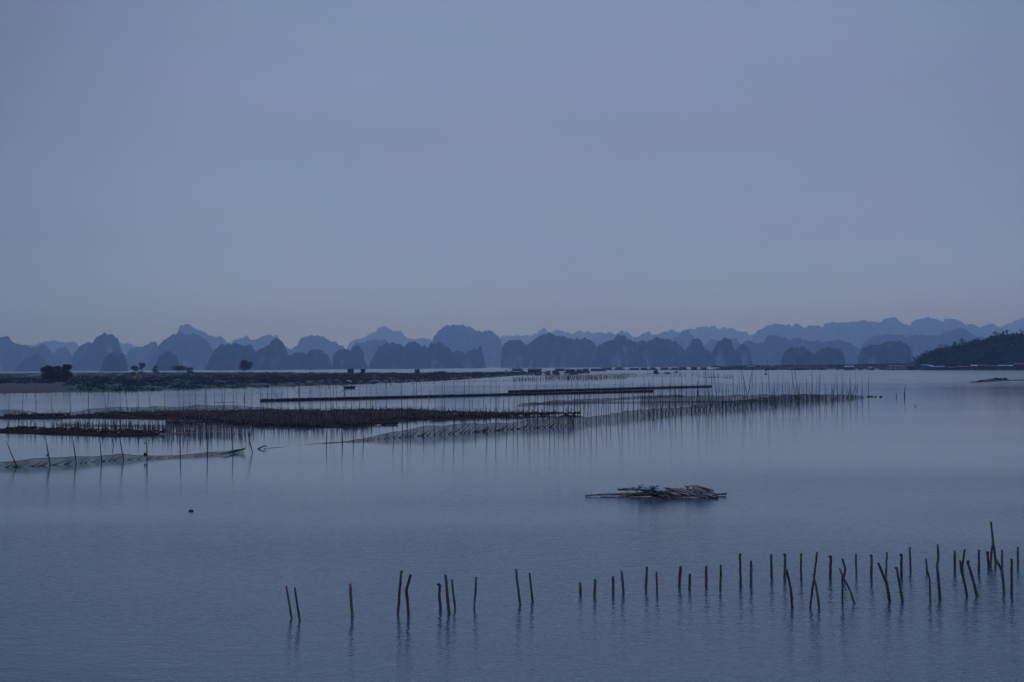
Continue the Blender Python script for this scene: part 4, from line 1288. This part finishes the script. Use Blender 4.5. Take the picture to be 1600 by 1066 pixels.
stake_row('short stakes poking out off the left mud shore', [(-20,617.5),(80,616.5),(200,614.5),(330,609.5),(400,607),(470,605.6)], 46, 0.25, 0.7, 0.06, 52, 0.8)
stake_row('sparse far stakes right of the dense stake field', [(1010,588.4),(1040,588.6),(1074,588.6)], 26, 0.7, 1.8, 0.10, 53)
stake_row('thin far sticks left of the marker buoy', [(1080,588),(1095,589.5),(1125,590)], 16, 0.6, 2.2, 0.09, 54)
stake_row('few thin far sticks left of the tall net poles', [(1130,591),(1146,591.5)], 7, 0.6, 2.0, 0.09, 55)
t = empty('rail_float', gp(1108, 590), 'low thin far raft between tall poles and dense stakes', 'raft', 'floating walkways and cage rafts')
rope(t, [gp(1099, 589.6, .15), gp(1112, 589.8, .15), gp(1124, 589.6, .15)], 0.16, 'raft_bamboo', 'log')
rope(t, [gp(1132, 590.6, .12), gp(1143, 590.8, .12)], 0.12, 'raft_bamboo', 'log')

# ------------------------------------------------------------------ small boat with a pale canopy
b = gp(546, 607)
t = empty('fishing_boat', b, 'small dark fishing boat with a pale tilted canopy below the stilt hut', 'boat')
mb = MB()
L2, Wd = 1.85, 0.62
ns, secs = 11, []
for i in range(ns):
    s = -1 + 2 * i / (ns - 1)
    wv = Wd * max(0.05, (1 - abs(s) ** 2.6))
    sheer = 0.42 + 0.30 * s * s + (0.1 if s > 0.8 else 0)
    ring = []
    for k in range(7):
        an = math.pi * k / 6
        ring.append((s * L2, -math.cos(an) * wv, sheer - math.sin(an) * (sheer + 0.12) * (0.9 if abs(s) < 0.95 else 0.6)))
    secs.append(ring)
for ring in secs: mb.v += [(b.x + p[0], b.y + p[1], p[2]) for p in ring]
for i in range(ns - 1):
    for k in range(6):
        a = i * 7 + k
        mb.f.append((a, a + 7, a + 8, a + 1))
mb.build('hull', M['hull'], t, True)
for sx in (-0.9, 0.0, 0.9):
    mb = MB(); mb.box((b.x + sx, b.y, 0.36), (0.22, 1.0, 0.05)); mb.build('thwart', M['raft_deck'], t)
for sx, sy in ((-0.45, -0.4), (-0.45, 0.4), (0.75, -0.4), (0.75, 0.4)):
    mb = MB(); mb.tube([(b.x + sx, b.y + sy, 0.3), (b.x + sx + 0.05, b.y + sy, 2.35 - 0.3 * (sx > 0))], 0.03, 5); mb.build('post', M['bamboo'], t)
mb = MB()
for i in range(9):
    s = i / 8
    x_ = -0.75 + 1.55 * s
    z_ = 2.62 - 0.62 * s - 0.25 * (max(0, 0.3 - s) / 0.3) ** 2
    for j in range(5):
        mb.v.append((b.x + x_, b.y - 0.7 + 0.35 * j, z_ + 0.12 * math.sin(math.pi * j / 4)))
for i in range(8):
    for j in range(4):
        a = i * 5 + j
        mb.f.append((a, a + 5, a + 6, a + 1))
cn_ = mb.build('canopy', M['tarp'], t, True)
sm = cn_.modifiers.new('thickness', 'SOLIDIFY'); sm.thickness = 0.03
for k, (dx, rx, rz) in enumerate(((-0.7, 0.3, 0.28), (-0.15, 0.34, 0.42), (0.5, 0.36, 0.34), (1.15, 0.25, 0.2))):
    mb = MB(); mb.lump((b.x + dx, b.y, 0.55), (rx, 0.35, rz), k + 20, 0.5)
    mb.build('bundle', M['foam' if k == 1 else 'rope'], t, True)
mb = MB(); mb.tube([(b.x - 1.75, b.y, 0.45), (b.x - 2.1, b.y, 0.95), (b.x - 2.45, b.y - .1, 1.05)], [0.09, 0.07, 0.04], 6); mb.build('tiller', M['rope'], t)
# branched post standing before the boat
pb = gp(538, 616)
t = empty('branched_post', pb, 'dark post with spread branches in the water below the boat', 'post')
mb = MB(); mb.tube([pb - Vector((0, 0, .5)), at(538, 610, pb.y), at(539.5, 604, pb.y), at(539, 602.5, pb.y)], [0.12, 0.10, 0.09, 0.05], 6); mb.build('post', M['stake'], t)
for x1_, y1_, x2_, y2_ in ((538.4,610,530,615),(539,607.5,533,613),(538.6,609,543,613.5),(539.3,604.5,534.5,602.5),(539.5,604,542,601.5)):
    mb = MB(); mb.tube([at(x1_, y1_, pb.y), at((x1_ + x2_) / 2, (y1_ + y2_) / 2 - .4, pb.y - .2), at(x2_, y2_, pb.y - .3)], [0.06, 0.045, 0.02], 5); mb.build('branch', M['stake'], t)
# small dark skiff seen end-on by the boom
pb = gp(797, 612.5)
t = empty('dark_skiff', pb, 'little dark skiff beside the start of the upper boom', 'boat')
mb = MB(); mb.lump((pb.x, pb.y, 0.15), (0.66, 0.4, 0.2), 5, 0.2); mb.build('hull', M['hull'], t, True)
mb = MB(); mb.lump((pb.x + 0.15, pb.y, 0.3), (0.28, 0.25, 0.16), 8, 0.5); mb.build('cargo', M['rope'], t, True)

# ------------------------------------------------------------------ bamboo raft in mid water
c = gp(1050, 777)
RY = c.y
k = RY / F_PX
t = empty('bamboo_raft', c, 'drifting heap of brown bamboo poles with dirty white bundles', 'raft')
rg = random.Random(77)
def rp(x, y, dy=0.0, name='bamboo_pole', x2=None, y2=None, dy2=None, r=0.04, mat='raft_bamboo'):
    a, b_ = at(x, y, RY + dy), at(x2, y2, RY + (dy if dy2 is None else dy2))
    a.z = max(a.z, 0.02); b_.z = max(b_.z, 0.02)
    mid = a.lerp(b_, 0.5) + Vector((0, 0, rg.uniform(-.03, .03)))
    mb = MB(); mb.tube([a, mid, b_], [r, r * 0.95, r * 0.75], 7)
    mb.build(name, M[mat], t, True)
# base layer lying on the water, running lengthwise
for i in range(10):
    x1_ = 1000 + rg.uniform(-22, 70); x2_ = 1098 + rg.uniform(-20, 24)
    dy = -0.5 + 1.8 * i / 9
    y_ = proj((0, RY + dy, 0.015 + 0.04 * (i % 2)))[1]
    rp(x1_, y_ + rg.uniform(-.8, .8), dy, x2=x2_, y2=y_ + rg.uniform(-1.5, .6), dy2=dy + rg.uniform(-.5, .5), r=rg.uniform(0.03, 0.05))
rp(914, 774.3, 0.75, x2=1040, y2=768.5, r=0.045)
rp(938, 773.2, 1.0, x2=1050, y2=768, r=0.045)
rp(955, 773.4, 0.8, x2=1010, y2=770.5, r=0.04)
rp(985, 772.5, 0.3, x2=1060, y2=771, r=0.05)
rp(968, 774.6, 0.5, x2=1050, y2=772.5, r=0.05)
rp(978, 775.0, 0.25, x2=1064, y2=773.8, r=0.045)
rp(990, 774.0, 0.4, x2=1050, y2=770, r=0.045)
rp(965, 765.2, 0.9, x2=1030, y2=766.4, r=0.05)
rp(973, 764.0, 1.0, x2=1025, y2=764.8, r=0.045)
rp(1085, 773, 0.5, x2=1136, y2=771.5, r=0.06)
rp(1092, 771, 0.8, x2=1134, y2=772.4, r=0.05)
# slanting stack, upper left to lower right
for i in range(26):
    x1_ = 1028 + i * 3.0 + rg.uniform(-3, 3); y1_ = 763.2 + rg.uniform(-1.6, 3.2) + 0.05 * i
    ln = rg.uniform(26, 56)
    rp(x1_, y1_, 0.7 + rg.uniform(-.3, .3), x2=min(x1_ + ln, 1122), y2=y1_ + ln * rg.uniform(0.23, 0.30), dy2=-0.6 + rg.uniform(-.3, .3), r=rg.uniform(0.030, 0.048))
for i in range(11):
    x1_ = 1000 + i * 5 + rg.uniform(-5, 5); y1_ = 765 + rg.uniform(-2, 2)
    ln = rg.uniform(22, 42)
    rp(x1_, y1_, 0.6 + rg.uniform(-.3, .3), x2=x1_ + ln, y2=y1_ + ln * rg.uniform(0.26, 0.36), dy2=-0.8, r=rg.uniform(0.026, 0.04))
# high heap at the right
for i in range(14):
    x1_ = 1070 + rg.uniform(0, 20); y1_ = 757.6 + rg.uniform(0, 5.5)
    x2_ = 1090 + rg.uniform(6, 26)
    rp(x1_, y1_, 0.5 + rg.uniform(-.4, .5), x2=x2_, y2=y1_ + (x2_ - x1_) * rg.uniform(0.28, 0.52), dy2=rg.uniform(-.5, .5), r=rg.uniform(0.030, 0.05))
for i in range(6):
    x1_ = 1082 + rg.uniform(0, 14)
    rp(x1_, 760 + rg.uniform(0, 3), 0.1, x2=x1_ + rg.uniform(-6, 8), y2=772 + rg.uniform(-2, 2), dy2=-0.2, r=0.032)
# sticks that poke out round the bundles
for i in range(20):
    x1_ = 985 + rg.uniform(0, 55); y1_ = 760 + rg.uniform(0, 6)
    ln = rg.uniform(-16, 24)
    rp(x1_, y1_, 0.2 + rg.uniform(-.4, .4), x2=x1_ + ln, y2=y1_ + rg.uniform(2, 9), dy2=rg.uniform(-.5, .3), r=rg.uniform(0.02, 0.032), name='stick')
for n_, (x_, y_, rx, rz, dy) in enumerate(((1003, 760.2, 0.19, 0.13, -0.1), (1007, 763.0, 0.19, 0.11, -0.3), (1012, 764.5, 0.13, 0.10, -0.1), (1020, 760.6, 0.15, 0.11, -0.1), (1026, 758.8, 0.11, 0.08, 0.1), (1018, 763.5, 0.11, 0.12, 0.0), (1024, 762.8, 0.10, 0.09, 0.0), (1032, 766.4, 0.26, 0.10, -0.4), (1029, 764.2, 0.15, 0.08, -0.3), (1079, 763.3, 0.12, 0.05, 0.2))):
    p = at(x_, y_, RY + dy)
    mb = MB(); mb.lump(p, (rx, 0.24, rz), 60 + n_, 0.5, 10, 16); mb.build('white_bundle', M['foam'], t, True)

# ------------------------------------------------------------------ long raft on the right
c = gp(1560, 596)
t = empty('long_raft', c, 'long thin raft with a low heap near the right edge', 'raft')
rg = random.Random(78)
RY2 = c.y
for i in range(6):
    a, b_ = gp(1515 + 3 * i, 597.3 - 0.35 * i, 0.12), gp(1606 - rg.uniform(0, 6), 593.2 + 0.4 * i * 0.3, 0.16)
    rope(t, [a, a.lerp(b_, 0.5), b_], 0.14, 'raft_bamboo', 'log')
for n_, (x_, y_, rx, rz, mt) in enumerate(((1537, 595.2, 1.5, 0.30, 'raft_bamboo'), (1548, 594.6, 1.4, 0.34, 'raft_bamboo'), (1556, 593.6, 1.1, 0.5, 'oyster'), (1563, 593.6, 1.2, 0.42, 'raft_deck'), (1566, 592.6, 0.6, 0.32, 'foam'), (1571, 592.9, 0.8, 0.42, 'oyster'), (1531, 596.2, 1.0, 0.2, 'oyster'))):
    p = gp(x_, y_ + 1.4)
    mb = MB(); mb.lump((p.x, p.y, 0.3 + rz * 0.5), (rx, 1.0, rz), 80 + n_, 0.6, 7, 11); mb.build('heap', M[mt], t, True)

# ------------------------------------------------------------------ marker buoy and small floating things
p = gp(1196.5, 585.6)
t = empty('marker_buoy', p, 'small dark marker buoy before the far floating houses', 'buoy')
mb = MB(); mb.tube([(p.x, p.y, -0.2), (p.x, p.y, 0.5), (p.x, p.y, 1.0)], [0.95, 0.9, 0.35], 10); mb.build('float', M['hull'], t, True)
mb = MB(); mb.tube([(p.x, p.y, 0.9), (p.x, p.y, 3.2)], 0.09, 6); mb.build('mast', M['hull'], t)
mb = MB(); mb.lump((p.x, p.y, 2.7), (0.42, 0.42, 0.6), 2, 0.1); mb.build('topmark', M['hull'], t, True)
p = gp(1057, 582.4)
t = empty('small_boat', p, 'tiny dark boat near the thin far raft', 'boat')
mb = MB(); mb.lump((p.x, p.y, 0.3), (1.9, 0.9, 0.55), 4, 0.2); mb.build('hull', M['hull'], t, True)
mb = MB(); mb.box((p.x - 0.3, p.y, 1.05), (1.1, 0.8, 0.8)); mb.build('cabin', M['hut_wall'], t)
p = gp(298.5, 799)
mb = MB(); mb.lump((p.x, p.y, 0.03), (0.12, 0.07, 0.04), 6, 0.25, 7, 10)
tag(mb.build('floating_bottle', M['float_tube'], None, True), 'tiny dark thing adrift alone on the near left water', 'flotsam')
b = gp(404, 701.5)
t = empty('bent_branch', b, 'bent dark branch rising out of the water right of the left net', 'branch')
mb = MB(); mb.tube([gp(402, 701.5, -.1), gp(405, 700.8, .06), at(410, 698.2, b.y), at(415, 696.6, b.y), at(417.2, 698.8, b.y - .1)], [0.06, 0.07, 0.05, 0.045, 0.03], 6); mb.build('limb', M['stake'], t, True)
mb = MB(); mb.tube([gp(417, 701.6, -.05), gp(414, 701.2, .05), gp(411.5, 701.6, -.03)], 0.03, 5); mb.build('twig', M['stake'], t)
b = gp(178, 697)
t = empty('curved_stick', b, 'short curved stick in the water above the left net fence', 'stick')
mb = MB(); mb.tube([at(175.5, 685, b.y), at(176.2, 691, b.y), gp(177.5, 695.5), gp(176.5, 698, -.05)], [0.035, 0.045, 0.04, 0.02], 6); mb.build('limb', M['stake'], t, True)
t = empty('lone_pole', gp(1413.5, 622), 'lone crooked pole standing right of the long net fence', 'pole')
mb = MB()
b = gp(1413.5, 622)
mb.tube([b - Vector((0, 0, .5)), at(1413.2, 614, b.y), at(1414, 608, b.y), at(1415, 601, b.y)], [0.12, 0.11, 0.06, 0.03], 6); mb.build('shaft', M['stake'], t, True)
t = empty('lone_stake', gp(1400.8, 622), 'short stake left of the lone crooked pole', 'pole')
b = gp(1400.8, 622)
mb = MB(); mb.tube([b - Vector((0, 0, .5)), at(1400.7, 618, b.y), at(1400.6, 614, b.y)], [0.06, 0.06, 0.045], 6); mb.build('shaft', M['stake'], t, True)
b = gp(1430.5, 635.5)
mb = MB(); mb.tube([gp(1430.8, 636, -.05), at(1430.5, 634.5, b.y), at(1429, 632.5, b.y)], [0.05, 0.05, 0.03], 6)
tag(mb.build('twig', M['stake'], None, True), 'tiny twig tip poking up right of the lone crooked pole', 'twig')

# ------------------------------------------------------------------ the two rows of near stakes
S = [
 [(447.3,915.4),(450.5,935),(455.7,966)], [(460.5,917.6),(463.5,938),(468.4,970)], [(547.2,912),(548.2,932),(550.6,963)],
 [(627.2,892.3),(624.6,920),(621.8,960)], [(641.5,898.8),(638.6,910),(634.8,922.7),(637,940),(638.1,962)], [(684.6,912.4),(687.4,914.5),(686.3,929),(688.5,953)],
 [(696,899.3),(698.5,925),(701.8,958)], [(706.3,905),(708,925),(711.3,951)], [(743.7,902.2),(743,925),(740.9,951)],
 [(806.2,888.6),(808.5,912),(813,944)], [(827.3,895.4),(829.5,915),(832.4,940)], [(906.4,910.3),(907,926.8)], [(929.8,905.2),(928.9,932)],
 [(957.9,900.5),(958.2,928)], [(970.9,892),(972.8,908),(974.2,927)], [(1010.8,886.4),(1009.4,921)], [(1025.8,893.4),(1026.6,927)],
 [(1063.8,884.1),(1061.5,917)], [(1078.1,896.5),(1077.3,920)], [(1103.4,884.4),(1103.4,916)], [(1126.3,882.7),(1125.7,921)],
 [(1156,865.8),(1157.5,917)], [(1173.5,876.2),(1173.5,915.5)], [(1205,866),(1206.2,906)], [(1226.7,866),(1226.2,907)],
 [(1229,890),(1232.5,905),(1235.4,920),(1238,949)], [(1251.5,865.5),(1251.8,906)], [(1276.8,862.7),(1272.6,898),(1269,922),(1266,950)],
 [(1270.4,897),(1275.4,917.6),(1278,933),(1280,950)], [(1298,869),(1297.4,906)], [(1316.3,873.4),(1320.8,889.5),(1318,905)],
 [(1311.8,888),(1317,901),(1324,913.4),(1330,927),(1335,943)], [(1316,900.7),(1316.5,947)], [(1337.6,864.7),(1337.4,870),(1338,900.3)],
 [(1361.9,867.5),(1361.6,906)], [(1385.8,863.6),(1384.4,900.3)], [(1372.3,879.6),(1380,899),(1385.8,912),(1390.3,940)],
 [(1408.3,866.4),(1408.6,899)], [(1401,886.7),(1405.5,913),(1410.3,940)], [(1421.3,855.7),(1422.7,893.3)], [(1446.9,873.2),(1448.3,893.3)],
 [(1447.7,888),(1452.5,903.6),(1453.6,939)], [(1465.2,850.6),(1466,872),(1464,886)], [(1464,884),(1466.5,910),(1468.8,936)],
 [(1491.6,860.8),(1491.9,893.3)], [(1507.4,858.5),(1503.5,886)], [(1500,876),(1502.6,895),(1508,914),(1511,932)],
 [(1511.6,876.8),(1519,902),(1526.5,931)], [(1529.4,859.4),(1529.4,893.3)], [(1542.6,862.7),(1545,885.5)], [(1548.5,815.5),(1551.3,844.5),(1556,880)],
 [(1551,847.3),(1547.7,883)], [(1557,874),(1565.4,892.3),(1567.8,910),(1568.8,928)], [(1565.4,859),(1566,885)],
 [(1579.6,872.6),(1581,876),(1580.6,900),(1580.9,930)], [(1590.4,854.3),(1590.4,883.5)],
]
# stakes in view order; the front row stands nearer the camera than the straight row behind it
def is_front(s): return s[-1][1] > 922 + max(0, (900 - s[-1][0])) * 0.06 if s[-1][0] > 890 else True
front_row = sorted([s for s in S if (s[-1][0] < 890) or (s[-1][0] > 1200 and s[-1][1] > 922)], key=lambda s: s[-1][0])
back_row = sorted([s for s in S if s not in front_row], key=lambda s: s[-1][0])
def desc(s):
    n = len(s)
    hpx = s[-1][1] - s[0][1]
    lean = (s[0][0] - s[-1][0]) / hpx
    if n >= 4 and abs(lean) < 0.1: a = 'kinked'
    elif n >= 4: a = 'crooked leaning'
    elif lean < -0.1: a = 'left leaning'
    elif lean > 0.06: a = 'right leaning'
    else: a = 'upright'
    b_ = 'tall ' if hpx > 58 else ('short ' if hpx < 28 else '')
    return b_ + a
def near_stake(s, row, i, seed):
    rg = random.Random(seed)
    base = gp(*s[-1])
    kk = base.y / F_PX
    pts = []
    n = len(s)
    lean = rg.uniform(-0.12, 0.12)
    tot = s[-1][1] - s[0][1]
    raw = []
    for x, y in s:
        raw.append(at(x, y, base.y + lean * (s[-1][1] - y) / tot))
    raw = raw[::-1]
    dense = [raw[0] + Vector((rg.uniform(-.02, .02), 0, -0.9))]
    for a, b_ in zip(raw, raw[1:]):
        m = max(2, int((b_ - a).length / 0.12))
        for q in range(m):
            p = a.lerp(b_, q / m)
            if q: p = p + Vector((rg.uniform(-.006, .006), rg.uniform(-.006, .006), 0))
            dense.append(p)
    dense.append(raw[-1])
    r = rg.uniform(1.55, 2.35) * kk
    rad = [r * (1.06 - 0.16 * j / len(dense)) * rg.uniform(0.90, 1.10) for j in range(len(dense))]
    mb = MB(); mb.tube(dense, rad, 9)
    if rg.random() < 0.5:                                # split or ragged tip
        tip = dense[-1]
        mb.lump(tip + Vector((rg.uniform(-.02, .02), 0, -0.01)), (r * 1.15, r * 1.1, r * 0.9), seed, 0.6, 5, 8)
    me = mb.mesh('wooden_stake', True)
    me.transform(Matrix.Translation(-base))
    o = put('wooden_stake', me, M['stake'], None, base)
    tag(o, f'{desc(s)} wooden stake, {ordinal(i)} from the left in the {row} row of near stakes', 'stake', f'{row} row of near stakes')
for i, s in enumerate(front_row): near_stake(s, 'front', i, 300 + i)
for i, s in enumerate(back_row): near_stake(s, 'back', i, 400 + i)

# ------------------------------------------------------------------ haze over the bay
mb = MB()
mb.box((0, (YF + YB) / 2, 330), (2 * W + 400, YF - YB + 400, 664))
hz = bpy.data.materials.new('sea_haze')
hz.use_nodes = True
n, l = hz.node_tree.nodes, hz.node_tree.links
n.clear()
out = n.new('ShaderNodeOutputMaterial')
pv = n.new('ShaderNodeVolumePrincipled')
pv.inputs['Color'].default_value = (0.38, 0.61, 1.0, 1)
pv.inputs['Absorption Color'].default_value = (1, 1, 1, 1)
pv.inputs['Density'].default_value = 1.36e-4
pv.inputs['Anisotropy'].default_value = 0.35
l.new(pv.outputs[0], out.inputs['Volume'])
o = mb.build('haze', hz)
stuff(o, 'thin blue evening haze over the whole bay', 'haze')
